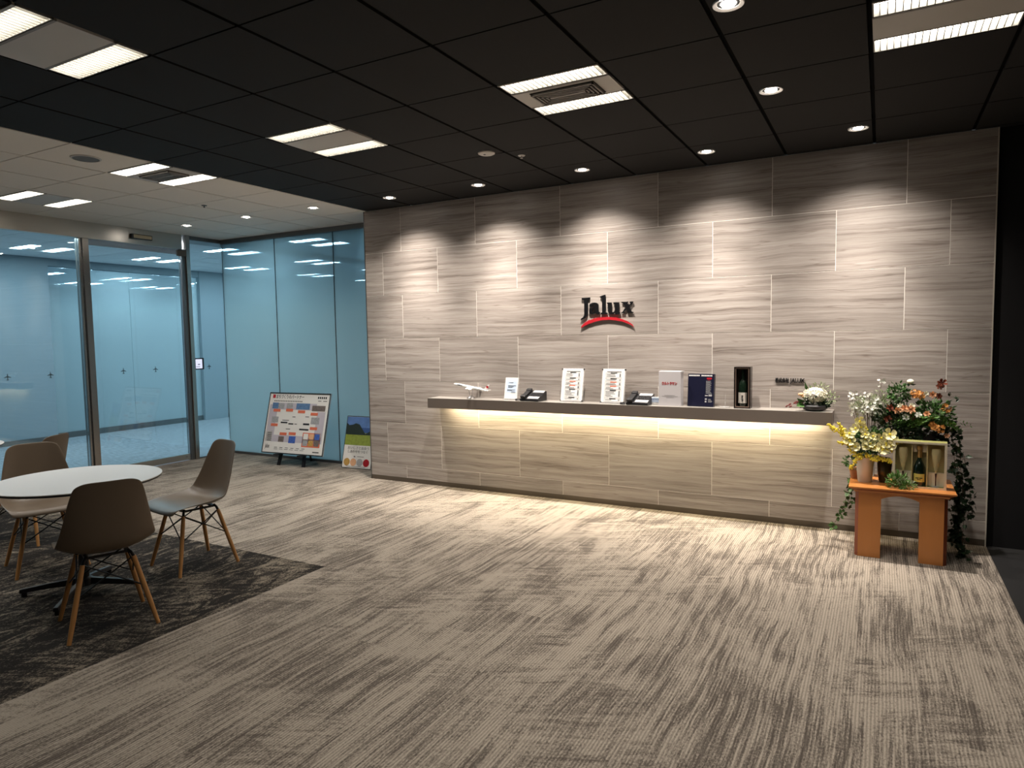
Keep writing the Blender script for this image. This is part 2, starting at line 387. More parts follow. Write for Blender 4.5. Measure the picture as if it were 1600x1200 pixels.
# ================================================================== SETTING
# ---- floor
floor = struct('floor', 'beige streaked carpet floor laid in long planks')
boxo('subfloor', (-4.0, -7.6, -.08), (4.47, YG, -.006), mat('grey_screed', (.12, .11, .10), .9), floor)
PW, PL = .25, 1.0
def plank(x0, y0, x1, y1, m, name, par):
    boxc(name, (x0, y0, -.006), (x1-.0006, y1-.0006, 0), m, par)
x = 4.47; col = 0
RUGX, RUGY = .545, -2.37
while x > -4.0:
    xa = max(x-PW, -4.0)
    ys = YG - (.33*(col % 3))
    edges = [YG]
    yy = ys if ys < YG else YG-PL
    while yy > -7.6: edges.append(yy); yy -= PL
    edges.append(-7.6)
    for ya, yb in zip(edges, edges[1:]):
        if xa < RUGX-.001 and x <= RUGX+.15:
            if yb < RUGY:
                if ya <= RUGY: continue
                yb = RUGY
        plank(xa, yb, x, ya, M_carpet, 'carpet_plank', floor)
    x = xa; col += 1
    if abs(x-RUGX) < PW and x > RUGX:  # last beige column ends on the seam with the dark carpet
        for ya, yb in ((YG, -.46), (-.46, -1.46), (-1.46, RUGY), (RUGY, -3.4), (-3.4, -4.4), (-4.4, -5.4), (-5.4, -7.6)):
            plank(RUGX, yb, x, ya, M_carpet, 'carpet_plank', floor)
        x = RUGX
rug = struct('floor', 'dark charcoal streaked carpet field under the round table')
y = RUGY; r_ = 0
while y > -7.6:
    yb = max(y-1.0, -7.6); x = RUGX
    while x > -4.0:
        xa = max(x-.5, -4.0); plank(xa, yb, x, y, M_rug, 'carpet_plank', rug); x = xa
    y = yb; r_ += 1
tag(boxo('floor', (4.47, -7.6, -.08), (7.6, .35, -.001), M_blackfloor), 'black carpet floor to the right of the stone wall', kind='structure')
tag(boxo('floor', (-14, YG, -.08), (-1.04, 9, -.001), M_ocarpet), 'pale carpet floor of the office behind the glass', kind='structure')
tag(boxo('floor', (-8, -7.6, -.08), (-4.0, YG, -.001), M_ocarpet), 'pale carpet floor of the corridor behind the sliding door', kind='structure')

# ---- stone feature wall, every tile an object
wall = struct('wall_front', 'feature wall of large veined grey beige stone tiles')
XL, XR = -1.062, 4.465
boxo('backing', (XL+.004, .0012, .047), (XR-.006, .25, H), M_grout, wall)
n_ = [.4518*k-.581 for k in range(0, 12)]
even = [XL, n_[0]+.0, n_[2], n_[4], n_[6], n_[8], n_[10], XR]
odd = [XL, -.826, n_[1], n_[3], n_[5], n_[7], n_[9], 4.205, XR]
G = .0019
for k in range(7):
    zt = H - k*.449; zb = max(H-(k+1)*.449, .045)
    xs = even if k % 2 == 0 else odd
    for xa, xb in zip(xs, xs[1:]):
        boxc('tile', (xa+G, 0, zb+G), (xb-G, .004, zt-G), M_stone, wall)
boxo('end_trim', (XR-.005, -.004, 0), (XR+.003, .25, H), mat('pale_edge_trim', (.7, .66, .58), .4, .3), wall)
boxo('end_trim', (XL-.006, -.004, 0), (XL+.001, .25, H), M_graybar, wall)
bb = tag(boxo('baseboard_front', (XL, .0005, 0), (XR, .02, .0465), M_base), 'slim brown recessed baseboard under the stone wall', kind='structure')
tag(boxo('wall_back', (XL, .25, 0), (XR, .54, H), M_officewall), 'back of the stone wall', kind='structure')
# ---- black wall to the right, room shell behind the camera
tag(boxo('wall_right', (XR+.004, .02, 0), (7.6, .35, H+.4), M_black), 'black wall beside the right end of the stone wall', kind='structure')
tag(boxo('wall_right', (7.6, -7.6, 0), (7.75, .35, H+.4), M_black), 'black side wall at the far right', kind='structure')
tag(boxo('wall_rear', (-4.0, -7.75, 0), (7.75, -7.6, H+.1), mat('warm_grey_wall', (.22, .20, .18), .8)), 'wall behind the viewer', kind='structure')

# ---- ceiling: black and white fields of square boards
cell = lambda i, j: (AX+i*GX, AY-j*GY)
FIX_DARK = {(0, 0), (-3, 0), (3, 0), (-3, 3), (0, 3), (3, 3)}
FIX_WHITE = {(-6, 0), (-9, 0), (-6, 3), (-9, 3)}
dc = struct('ceiling', 'black ceiling of square boards')
wc = struct('ceiling', 'white ceiling of square boards by the glass')
XB = AX-5*GX
M_void = mat('ceiling_void', (.01, .01, .01), .9)
boxo('void', (XB, -7.6, H+.09), (7.6, .35, H+.2), M_void, dc)
boxo('void', (-4.02, -7.6, H+.09), (XB, YG, H+.2), M_void, wc)
gme = {}
def board(i, j, par, m, ymax, thin=.007):
    x0, y0 = cell(i, j); x1 = x0+GX; y1 = y0+GY; y1c = min(y1, ymax)
    if y1c-y0 < .02: return
    g, thin = (.011, .010) if par is dc else (.009, .009)
    boxc('ceiling_board', (x0+g, y0+thin/2, H), (x1-g, y1c-(thin/2 if y1c == y1 else .001), H+.016), m, par)
def grid(par, m, xs, ys, x0, x1, y0, y1):
    b = MB()
    for xx in xs: b.box((xx-.0085, y0, H+.009), (xx+.0085, y1, H+.03))
    for yy in ys: b.box((x0, yy-.0045, H+.009), (x1, yy+.0045, H+.03))
    b.done('grid_rail', m, par)['kind'] = 'stuff'
for i in range(-5, 10):
    for j in range(-4, 9):
        if (i, j) not in FIX_DARK: board(i, j, dc, M_dark, 0.0)
for i in range(-10, -5):
    for j in range(-5, 9):
        if (i, j) not in FIX_WHITE: board(i, j, wc, M_white, YG-.01)
grid(dc, M_darkgrid, [AX+i*GX for i in range(-5, 11)], [AY-j*GY for j in range(-4, 9)], XB, 7.6, -7.6, 0)
grid(wc, M_whitegrid, [AX+i*GX for i in range(-10, -5)], [AY-j*GY for j in range(-5, 9)], -4.02, XB, -7.6, YG)
boxo('ceiling_edge', (XR+.004, -.004, H), (7.6, .02, H+.1), M_black, dc)
# office ceiling beyond the glass
oc = struct('ceiling', 'ceiling of the office beyond the glass')
M_ogrid = mat('office_grid_line', (.2, .24, .27), .7)
boxo('slab', (-14, -7.6, H+.06), (-4.05, 9, H+.2), M_officeceil, oc)
boxo('slab', (-4.05, YG+.06, H+.06), (-1.04, 9, H+.2), M_officeceil, oc)
OFF = [(-6.97, -.636), (-6.97, -2.398), (-6.97, -4.16), (-5.19, -.636), (-5.19, -2.398)]
for X_ in (-3.406, -5.19, -6.97, -8.755, -10.54, -12.32):
    for Y_ in (1.126, 2.888, 4.65, 6.41): OFF.append((X_, Y_))
ob = MB()
for i in range(-26, -4):
    for j in range(-19, 8):
        x0, y0 = cell(i, j); x1, y1 = x0+GX, y0+GY
        if x1 > -4.05 and y0 < YG: continue
        if any(abs(x0-fx) < .3 and abs(y0-fy) < .3 for fx, fy in OFF): continue
        if x1 > -1.0 or y1 > 9.1: continue
        ob.box((x0+.006, y0+.004, H), (x1-.006, y1-.004, H+.055))
ob.done('ceiling_boards', M_officeceil, oc)['kind'] = 'stuff'

# ---- office shell
tag(boxo('wall_left', (-7.85, -7.6, 0), (-7.7, .24, H), M_officewall), 'blue grey corridor wall behind the sliding door', kind='structure')
tag(boxo('wall_left', (-7.85, 2.92, 0), (-7.7, 9, H), M_officewall), 'blue grey wall piece at the far end of the corridor', kind='structure')
tag(boxo('wall_left', (-14.2, .1, 0), (-14, 9, H), M_officewall), 'far office wall', kind='structure')
tag(boxo('wall_far', (-14, 9, 0), (-1.04, 9.15, H), M_officewall), 'office wall far behind the glass', kind='structure')
tag(boxo('wall_far', (-14, .05, 0), (-7.85, .2, H), M_officewall), 'side wall of the far office', kind='structure')
tag(boxo('wall_office', (-1.18, YG+.02, 0), (-1.04, 9, H), M_officewall), 'office side wall behind the stone wall', kind='structure')
tag(boxo('wall_corridor', (-8, -7.7, 0), (-4.0, -7.6, H), M_officewall), 'end wall of the corridor', kind='structure')
pw_ = struct('window_4', 'frosted glass partition on the far side of the corridor')
for a_, b_ in ((.24, 1.58), (1.58, 2.92)):
    boxo('glass_pane', (-7.79, a_+.004, 0), (-7.78, b_-.004, 2.75), M_film2, pw_)
boxo('floor_rail', (-7.80, .24, 0), (-7.76, 2.92, .09), M_graybar, pw_)
boxo('header_rail', (-7.83, .24, 2.75), (-7.72, 2.92, H), M_officewall, pw_)
tag(boxo('trim_1', (-7.7, -7.6, 0), (-7.68, .24, .07), M_graybar), 'skirting of the corridor wall', kind='structure')
tag(boxo('trim_2', (-4.08, YG+.03, 2.80), (-3.98, 9, H), mat('office_beam', (.16, .21, .25), .7)), 'ceiling beam running back behind the glass corner', kind='structure')

# ---- glass wall on the left with the automatic sliding door
TZ = 2.69
w1 = struct('window_1', 'fixed blue tinted glazing left of the sliding door')
for a_, b_ in ((-7.6, -4.9), (-4.9, -2.9), (-2.9, -1.335)):
    boxo('glass_pane', (XG-.006, a_+.003, .012), (XG+.006, b_-.003, TZ), M_clear, w1)
boxo('header_panel', (XG-.06, -7.6, TZ), (XG+.03, -.075, H), M_steel, w1, .002)
boxo('floor_rail', (XG-.02, -7.6, 0), (XG+.02, -1.335, .012), M_graybar, w1)
boxo('post', (XG-.05, -1.335, 0), (XG+.03, -1.315, TZ), M_steelv, w1, .002)
d1 = struct('door_1', 'automatic glass sliding door with steel posts')
boxo('glass_pane', (XG-.006, -1.235, .085), (XG+.006, -.095, TZ-.07), M_clear, d1)
boxo('transom', (XG-.03, -1.25, TZ-.07), (XG-.012, -.07, TZ), mat('clear_transom_glass', (.25, .27, .26), .1, .3, alpha=.55), d1)
boxo('bottom_rail', (XG-.022, -1.235, .012), (XG+.022, -.095, .085), M_steel, d1, .002)
lk = MB().lathe([(.013, 0), (.013, .008)], (0, 0, 0), 14, Matrix.Rotation(PI/2, 4, 'Y')).done('lock', M_alu, d1, smooth=True); lk.location = (XG+.022, -.15, .055)
boxo('door_post', (XG-.04, -1.305, 0), (XG+.045, -1.235, TZ), M_steelv, d1, .003)
boxo('door_post', (XG-.04, -.085, 0), (XG+.03, -.035, TZ+.0), M_graybar, d1, .003)
boxo('door_post', (XG-.04, -.035, 0), (XG+.05, .02, H), M_steelv, d1, .003)
boxo('door_stop', (XG+.03, -.16, TZ-.09), (XG+.05, -.03, TZ-.02), mat('brown_stop', (.10, .07, .05), .5, .3), d1)
w2 = struct('window_2', 'narrow glass side pane between door post and glass corner')
boxo('glass_pane', (XG-.006, .024, .012), (XG+.006, YG-.012, 2.825), M_clear, w2)
boxo('header_rail', (XG-.02, .02, 2.825), (XG+.02, YG, H), M_graybar, w2)
boxo('floor_rail', (XG-.02, .02, 0), (XG+.02, YG, .012), M_graybar, w2)
w3 = struct('window_3', 'frosted cyan glass wall beside the stone wall')
gl = [XG, -3.012, -2.018, -1.07]
for a_, b_ in zip(gl, gl[1:]):
    boxo('glass_pane', (a_+.006, YG-.006, .03), (b_-.006, YG+.006, 2.815), M_film, w3)
for a_ in (XG, -3.012, -2.018):
    boxo('joint', (a_-.005, YG-.008, .02), (a_+.005, YG+.008, 2.82), M_darkbar, w3)
boxo('header_rail', (XG, YG-.03, 2.815), (-1.04, YG+.03, H), M_graybar, w3)
boxo('floor_rail', (XG, YG-.025, 0), (-1.04, YG+.025, .03), M_graybar, w3)
# little aeroplane decals on the glass
b = MB()
pl_ = [(-.003, -.034), (.003, -.034), (.005, -.010), (.032, .004), (.032, .010), (.005, .004), (.004, .024), (.012, .030), (.012, .034), (-.012, .034), (-.012, .030), (-.004, .024), (-.005, .004), (-.032, .010), (-.032, .004), (-.005, -.010)]
b.prism([(u, -v) for u, v in pl_], 0, .0008, 'yz')
dm = b.done('window_decal', mat('grey_decal', (.05, .09, .11), .6), None)
tag(dm, 'small dark aeroplane decal on the tinted glass', 'decal', 'aeroplane decals on the glass')
dm.location = (XG+.0062, -2.1, 1.194)
dm['label'] = 'leftmost small dark aeroplane decal, on the fixed glass left of the door'
for yy, lb in ((-1.695, 'small aeroplane decal on the fixed glass, just left of the left door post'), (-.90, 'left one of the two aeroplane decals on the sliding door glass'), (-.50, 'right one of the two aeroplane decals on the sliding door glass'), (.254, 'small aeroplane decal right of the lit access panel')):
    c = dm.copy(); C.objects.link(c); c.location = (XG+.0062, yy, 1.194); c['label'] = lb
# door sensor and access pad
t = thing('door_sensor', 'black and beige motion sensor box on the steel header above the door', 'sensor', (XG+.032, -.62, 2.775))
boxo('housing', (-.001, -.13, -.028), (.035, .13, .028), M_blackplastic, t, .006)
boxo('lens', (.032, -.105, -.02), (.040, .12, .02), mat('beige_lens', (.45, .38, .26), .3), t, .004)
t = thing('access_pad', 'small square access panel with lit screen beside the door post', 'panel', (XG+.008, .085, 1.235))
boxo('frame', (0, -.075, -.075), (.025, .075, .075), M_blackplastic, t, .004)
boxo('screen', (.025, -.05, -.06), (.027, .045, .06), M_screen, t)
b = MB().box((.0272, -.02, -.012), (.0278, .012, -.002)).box((.0272, -.045, -.04), (.0278, .01, -.034)).done('icon', M_ink, t)

# ================================================================== CEILING LIGHTS
def louver_strip(par, x0, x1, y0, y1, ms, n=20, lip=.0):
    z = H+.03
    MB().quad((x0+.01, y0+.008, z+.02), (x0+.01, y1-.008, z+.02), (x1-.01, y1-.008, z+.02), (x1-.01, y0+.008, z+.02)).done('tube_light', ms, par, tri=True)
    b = MB()
    if n:
        for k in range(1, n):
            xx = x0+(x1-x0)*k/n; b.box((xx-.0018, y0+.004, H+.002), (xx+.0018, y1-.004, H+.024))
    b.box((x0, y0, H+.0), (x1, y0+.006, H+.05)).box((x0, y1-.006, H), (x1, y1, H+.05)).box((x0, y0, H), (x0+.006, y1, H+.05)).box((x1-.006, y0, H), (x1, y1, H+.05))
    b.done('louver', M_blade, par)['kind'] = 'stuff'
def troffer(x0, y0, label, ms, group, vent=False, n=20, detailed=True, label2=None):
    t = thing('ceiling_light', label, 'ceiling light', (x0+GX/2, y0+GY/2, 0), 0, group)
    hx, hy = GX/2-.010, GY/2-.006; wd = .155
    louver_strip(t, -hx, hx, -hy+.012, -hy+wd, ms, n)
    louver_strip(t, -hx, hx, hy-wd, hy, ms, n)
    MB().box((-hx, -hy+wd+.001, H-.003), (hx, -hy+wd+.013, H+.02)).box((-hx, hy-wd-.013, H-.003), (hx, hy-wd-.001, H+.02)).done('edge_rail', M_vent, t)
    b = MB().box((-hx, -hy+wd+.014, H-.002), (hx, hy-wd-.014, H+.03))
    b.done('centre_panel', M_fixt, t)
    MB().box((-hx, -hy, H-.003), (hx, -hy+.011, H+.02)).box((-hx, -hy, H+.051), (hx, hy, H+.06)).done('frame', M_louver, t)
    if vent:
        v = MB(); v.use(M_ventdark).box((-.19, -.095, H-.006), (.19, .095, H-.002)); v.use(M_vent)
        for q in (0, .02, .04, .06):
            a, c_ = .185-q, .09-q
            v.box((-a, -c_, H-.016), (a, -c_+.009, H-.004)).box((-a, c_-.009, H-.016), (a, c_, H-.004)).box((-a, -c_, H-.016), (-a+.009, c_, H-.004)).box((a-.009, -c_, H-.016), (a, c_, H-.004))
        v.box((-.105, -.012, H-.016), (.105, .012, H-.004))
        v.done('vent_grille', None, t)
    return t
dl = {(0, 0): ('square ceiling light with a vent between its two strips, above the middle of the floor', True),
      (-3, 0): ('square twin-strip light in the black ceiling nearest the white ceiling, left of the vented one', False),
      (3, 0): ('square twin-strip light in the black ceiling at the upper right corner', False),
      (-3, 3): ('large near twin-strip light in the black ceiling at the upper left corner', False),
      (0, 3): ('twin-strip light in the black ceiling above the viewer', False), (3, 3): ('twin-strip light in the black ceiling behind the viewer', False)}
for k, (lb, v) in dl.items():
    x0, y0 = cell(*k); troffer(x0, y0, lb, M_strip, 'twin-strip lights in the black ceiling', v)
wl = {(-6, 0): ('twin-strip light with vent in the white ceiling beside the black field', True),
      (-9, 0): ('twin-strip light in the white ceiling next to the steel door header', False),
      (-6, 3): ('twin-strip light of the white ceiling outside the view, near the black field', False), (-9, 3): ('twin-strip light of the white ceiling outside the view, near the glass', False)}
for k, (lb, v) in wl.items():
    x0, y0 = cell(*k); troffer(x0, y0, lb, M_wstrip, 'twin-strip lights in the white ceiling', v, 12)
# office lights (one built, the rest copied)
o0 = None
for fx, fy in OFF:
    if o0 is None:
        o0 = thing('office_light', 'cool twin-strip light glowing in the office ceiling behind the glass', 'ceiling light', (fx+GX/2, fy+GY/2, 0), 0, 'cool ceiling lights behind the glass')
        for s in (-1, 1):
            yc = s*.215
            MB().quad((-.285, yc-.068, H+.004), (-.285, yc+.068, H+.004), (.285, yc+.068, H+.004), (.285, yc-.068, H+.004)).done('tube_light', M_ostrip, o0, tri=True)
        MB().box((-GX/2+.006, -GY/2+.004, H+.008), (GX/2-.006, GY/2-.004, H+.05)).done('frame', M_officeceil, o0)
    else:
        c = copy_tree(o0); c.location = (fx+GX/2, fy+GY/2, 0)

# downlights
def spot(par, p, watt, col, size=110, blend=.8, tilt=(0, 0, 0), rad=.035):
    l = bpy.data.lights.new('lamp_light', 'SPOT'); l.energy = watt; l.color = col; l.spot_size = R(size); l.spot_blend = blend; l.shadow_soft_size = rad
    o = bpy.data.objects.new('lamp_light', l); C.objects.link(o); o.parent = par; o.location = p; o.rotation_euler = tilt; return o
def downlight(x, y, label, group, watt, col=DOWN_COL, tilt=(0, 0, 0), size=110, blend=.8):
    t = thing('downlight', label, 'downlight', (x, y, H), 0, group)
    MB().lathe([(.040, .018), (.046, -.001), (.062, -.006), (.064, -.001), (.064, .004)], (0, 0, 0), 28, cap=False).done('trim_ring', M_ring, t, smooth=True)
    MB().lathe([(.001, -.009), (.018, -.0085), (.028, -.006), (.032, -.001), (.032, .01)], (0, 0, 0), 24, cap=False).done('lamp', M_lampdisk, t)
    spot(t, (0, 0, -.03), watt, col, size, blend, tilt)
    return t
dn = 'first,second,third,fourth,fifth'.split(',')
WW = [('leftmost downlight in the row along the stone wall, over its left end'), ('second downlight from the left along the stone wall'),
      ('middle downlight of the row along the stone wall, above the wordmark'), ('fourth downlight from the left along the stone wall, above the boxes'),
      ('rightmost downlight in the row along the stone wall, above the flower stand')]
for (xx, yy), lb in zip(((-.367, -.43), (.63, -.43), (1.63, -.44), (2.63, -.45), (3.635, -.49)), WW):
    t = downlight(xx, yy, lb, 'downlights washing the stone wall', DOWN_W, DOWN_COL, (R(6), 0, 0), 118, 1)
    spot(t, (0, 0, -.031), DOWN_W*2.1, DOWN_COL, 66, 1, (R(6), 0, 0))  # extra narrow spot added in the same lamp to brighten the lower wall
for (xx, yy), lb in zip(((3.23, -1.545), (3.22, -2.69), (3.22, -3.85)), ('downlight one step out from the wall row, left of the corner ceiling light', 'large downlight cut by the top edge of the picture', 'downlight above the viewer')):
    downlight(xx, yy, lb, 'downlights leading towards the viewer', DOWN_W*.62, DOWN_COL, (0, 0, 0), 125, 1)
for (xx, yy), lb in zip(((-3.303, -.485), (-2.308, -.475), (-1.33, -.46)), ('small downlight in the white ceiling nearest the door header', 'middle one of three small downlights in the white ceiling', 'small downlight in the white ceiling nearest the stone wall')):
    downlight(xx, yy, lb, 'downlights in the white ceiling', WDOWN_W, (1, .93, .82), (0, 0, 0), 120, .9)
# speaker, detectors
t = thing('ceiling_speaker', 'round grey speaker grille in the white ceiling', 'speaker', (-1.32, -2.72, H))
MB().lathe([(.001, -.006), (.085, -.006), (.088, -.002), (.088, .002)], n=32, cap=False).done('grille', mat('speaker_mesh', (.17, .175, .175), .7, .2, noise=.3, nscale=400), t)
MB().lathe([(.088, -.008), (.098, -.006), (.100, .0)], n=32, cap=False).done('rim', M_fixt, t, smooth=True)
t = thing('smoke_detector', 'flat round white detector plate in the black ceiling', 'detector', (1.224, -1.283, H))
MB().lathe([(.001, -.012), (.05, -.012), (.062, -.006), (.064, 0)], n=32, cap=False).done('plate', mat('detector_white', (.62, .60, .57), .4), t, smooth=True)
MB().lathe([(.001, -.016), (.009, -.014), (.010, -.010)], (-.01, -.01, 0), 12, cap=False).done('sensor_hole', M_ink, t)
def sprinkler(x, y, lb, m, g):
    t = thing('sprinkler_head', lb, 'sprinkler', (x, y, H), 0, g)
    MB().lathe([(.001, -.004), (.024, -.004), (.028, 0)], n=20, cap=False).done('rose', m, t)
    MB().lathe([(.005, -.018), (.005, -.004)], n=10).lathe([(.010, -.021), (.010, -.018)], n=12).done('deflector', m, t)
sprinkler(1.41, -1.082, 'small white sprinkler head in the black ceiling beside the detector plate', mat('sprinkler_white', (.6, .58, .55), .4), 'sprinkler heads')
sprinkler(-2.131, -1.131, 'tiny dark sprinkler head in the white ceiling', M_ink, 'sprinkler heads')

# ================================================================== SHELF AND WALL LETTERING
SZ = .927; SX0, SX1, SY = -.147, 3.492, -.2
t = thing('wall_shelf', 'long brown grey metal shelf fixed to the stone wall, lit underneath', 'shelf', (0, 0, 0))
MB().box((SX0, SY, SZ-.003), (SX1, -.001, SZ)).done('top_plate', M_shelftop, t)
MB().box((SX0, SY, SZ-.098), (SX1, SY+.012, SZ-.0032)).box((SX0, SY+.012, SZ-.098), (SX0+.012, -.001, SZ-.0032)).box((SX1-.012, SY+.012, SZ-.098), (SX1, -.001, SZ-.0032)).box((SX0+.012, SY+.012, SZ-.03), (SX1-.012, -.001, SZ-.004)).done('fascia', M_shelf, t)
led = MB().box((.02, -.115, SZ-.05), (3.40, -.085, SZ-.031)).done('light_strip', emis('led_strip_face', LED_COL, 9), t)
l = bpy.data.lights.new('strip_light', 'AREA'); l.shape = 'RECTANGLE'; l.size = 3.36; l.size_y = .03; l.energy = LED_W; l.color = LED_COL
o = bpy.data.objects.new('strip_light', l); C.objects.link(o); o.location = (1.71, -.10, SZ-.055); o.rotation_euler = (R(28), 0, 0); o.parent = t

# raised wordmark, each letter its own part
LET = dict(
J=[(1.447,1.855),(1.529,1.857),(1.527,1.841),(1.508,1.839),(1.506,1.72),(1.499,1.695),(1.483,1.676),(1.437,1.656),(1.438,1.671),(1.46,1.681),(1.47,1.701),(1.472,1.721),(1.47,1.837),(1.448,1.839)],
a=[(1.521,1.774),(1.52,1.786),(1.527,1.799),(1.545,1.808),(1.572,1.81),(1.595,1.804),(1.607,1.79),(1.609,1.726),(1.624,1.723),(1.621,1.71),(1.605,1.703),(1.588,1.707),(1.579,1.717),(1.566,1.708),(1.539,1.706),(1.522,1.717),(1.517,1.739),(1.524,1.756),(1.55,1.766),(1.572,1.772),(1.574,1.784),(1.566,1.794),(1.556,1.794),(1.548,1.782),(1.542,1.775)],
l=[(1.622,1.862),(1.673,1.875),(1.672,1.72),(1.691,1.716),(1.691,1.704),(1.629,1.705),(1.63,1.718),(1.642,1.721),(1.641,1.847),(1.622,1.851)],
u=[(1.687,1.805),(1.731,1.804),(1.729,1.733),(1.738,1.72),(1.751,1.722),(1.759,1.734),(1.76,1.789),(1.747,1.793),(1.747,1.804),(1.799,1.804),(1.798,1.72),(1.808,1.716),(1.807,1.704),(1.764,1.697),(1.761,1.712),(1.743,1.703),(1.722,1.701),(1.704,1.711),(1.696,1.728),(1.697,1.792),(1.687,1.795)],
x=[(1.82,1.805),(1.88,1.805),(1.88,1.795),(1.873,1.792),(1.883,1.773),(1.903,1.791),(1.895,1.795),(1.896,1.805),(1.926,1.806),(1.926,1.794),(1.918,1.79),(1.89,1.758),(1.913,1.719),(1.929,1.714),(1.928,1.706),(1.882,1.707),(1.87,1.714),(1.875,1.72),(1.865,1.742),(1.842,1.719),(1.85,1.715),(1.849,1.708),(1.819,1.709),(1.819,1.717),(1.83,1.72),(1.857,1.756),(1.835,1.794),(1.821,1.797)])
ARC = [(1.436,1.585),(1.447,1.609),(1.469,1.629),(1.512,1.653),(1.571,1.671),(1.644,1.678),(1.706,1.678),(1.768,1.672),(1.829,1.656),(1.88,1.634),(1.917,1.609),(1.933,1.583),(1.91,1.602),(1.874,1.618),(1.824,1.636),(1.768,1.647),(1.706,1.654),(1.644,1.652),(1.581,1.642),(1.517,1.623),(1.474,1.605)]
AH = [(1.572,1.757),(1.553,1.75),(1.546,1.736),(1.555,1.721),(1.572,1.728)]
def extr(name, loops, y0, y1, m, par):
    cu = bpy.data.curves.new('c', 'CURVE'); cu.dimensions = '2D'; cu.fill_mode = 'BOTH'; cu.extrude = (y1-y0)/2
    for lp in loops:
        s = cu.splines.new('POLY'); s.points.add(len(lp)-1); s.use_cyclic_u = True
        for p, q in zip(s.points, lp): p.co = (q[0], q[1], 0, 1)
    t_ = bpy.data.objects.new('c', cu); C.objects.link(t_)
    me = bpy.data.meshes.new_from_object(t_.evaluated_get(bpy.context.evaluated_depsgraph_get())); bpy.data.objects.remove(t_)
    me.materials.clear(); me.materials.append(m)
    o = bpy.data.objects.new(name, me); C.objects.link(o); o.rotation_euler = (PI/2, 0, 0); o.location = (-.012, (y0+y1)/2, .001); o.parent = par; return o
M_letter = mat('gloss_black_letter', (.006, .006, .007), .3)
t = thing('wall_wordmark', 'large black raised serif wordmark over a red arc on the stone wall', 'sign')
for k, v in LET.items():
    extr('letter', [v, AH] if k == 'a' else [v], -.014, -.006, M_letter, t)
extr('red_arc', [ARC], -.014, -.006, M_red, t)
b = MB()
for x_, z_ in ((1.49, 1.78), (1.59, 1.75), (1.655, 1.78), (1.715, 1.76), (1.78, 1.76), (1.87, 1.75), (1.6, 1.664), (1.76, 1.662)):
    b.box((x_-.015, -.006, z_-.003), (x_-.009, .001, z_+.003))
b.done('standoff_pin', M_graybar, t)['kind'] = 'stuff'
t = thing('wall_lettering', 'small black raised company lettering on the stone wall above the shelf flowers', 'sign')
text_mesh('lettering', '株式会社', .040, M_letter, t, (3.070, -.0055, 1.131), (PI/2, 0, 0), .0025, .0012, .102)
text_mesh('lettering', 'JALUX', .046, M_letter, t, (3.178, -.0055, 1.1305), (PI/2, 0, 0), .0025, .0012, .106)

# ================================================================== THINGS ON THE SHELF
# model aeroplane (nose to the left and up)
t = thing('model_aeroplane', 'white model airliner with red tail on a small silver stand, left end of the shelf', 'model plane', (.30, -.10, SZ))
T = Matrix.Translation((0, 0, .108)) @ Matrix.Rotation(R(9), 4, 'Y') @ Matrix.Rotation(PI, 4, 'Z')
Tl = T @ Matrix.Rotation(PI/2, 4, 'Y')
prof = [(.001, -.200), (.006, -.185), (.011, -.15), (.014, -.10), (.015, -.02), (.015, .12), (.0135, .155), (.010, .180), (.005, .195), (.001, .200)]
MB().lathe(prof, n=16, T=Tl).done('fuselage', M_whiteplane, t, smooth=True)
for s in (-1, 1):
    b = MB(); P = [(.04, s*.012), (-.03, s*.012), (-.095, s*.16), (-.075, s*.165)]
    b.ring_loft([[T @ Vector((x, y, -.006-.0015+abs(y)*.06)) for x, y in P], [T @ Vector((x, y, -.006+.0015+abs(y)*.06)) for x, y in P]])
    b.done('wing', M_greyplastic if s < 0 else M_whiteplane, t)
    b = MB(); P = [(-.155, s*.006), (-.185, s*.006), (-.198, s*.055), (-.188, s*.057)]
    b.ring_loft([[T @ Vector((x, y, .004)) for x, y in P], [T @ Vector((x, y, .0065)) for x, y in P]])
    b.done('tailplane', M_whiteplane, t)
    e = MB(); e.lathe([(.006, -.02), (.0095, -.005), (.010, .02), (.007, .025)], tuple(T @ Vector((.0, s*.055, -.014))), 12, (T.to_3x3().to_4x4() @ Matrix.Rotation(PI/2, 4, 'Y')))
    e.done('engine', M_whiteplane, t, smooth=True)
b = MB(); P = [(-.15, .012), (-.185, .014), (-.205, .062), (-.188, .062)]
b.ring_loft([[T @ Vector((x, -.0015, z)) for x, z in P], [T @ Vector((x, .0015, z)) for x, z in P]])
b.done('tail_fin', M_whiteplane, t)
b = MB(); b.lathe([(.001, -.0022), (.013, -.0022), (.013, .0022), (.001, .0022)], tuple(T @ Vector((-.184, 0, .036))), 14, T.to_3x3().to_4x4() @ Matrix.Rotation(PI/2, 4, 'X')).done('tail_emblem', M_red, t)
b = MB().box((.09, -.0153, -.001), (.15, -.0145, .006), T).box((.09, .0145, -.001), (.15, .0153, .006), T).done('fuselage_lettering', M_ink, t)
b = MB().lathe([(.040, 0), (.042, .004), (.030, .016), (.012, .026), (.001, .028)], n=24).done('stand_base', M_alu, t, smooth=True)
MB().tube([(-.01, 0, .02), (-.03, 0, .10)], .0025).tube([(.012, 0, .02), (.020, 0, .093)], .0025).done('stand_leg', M_alu, t)

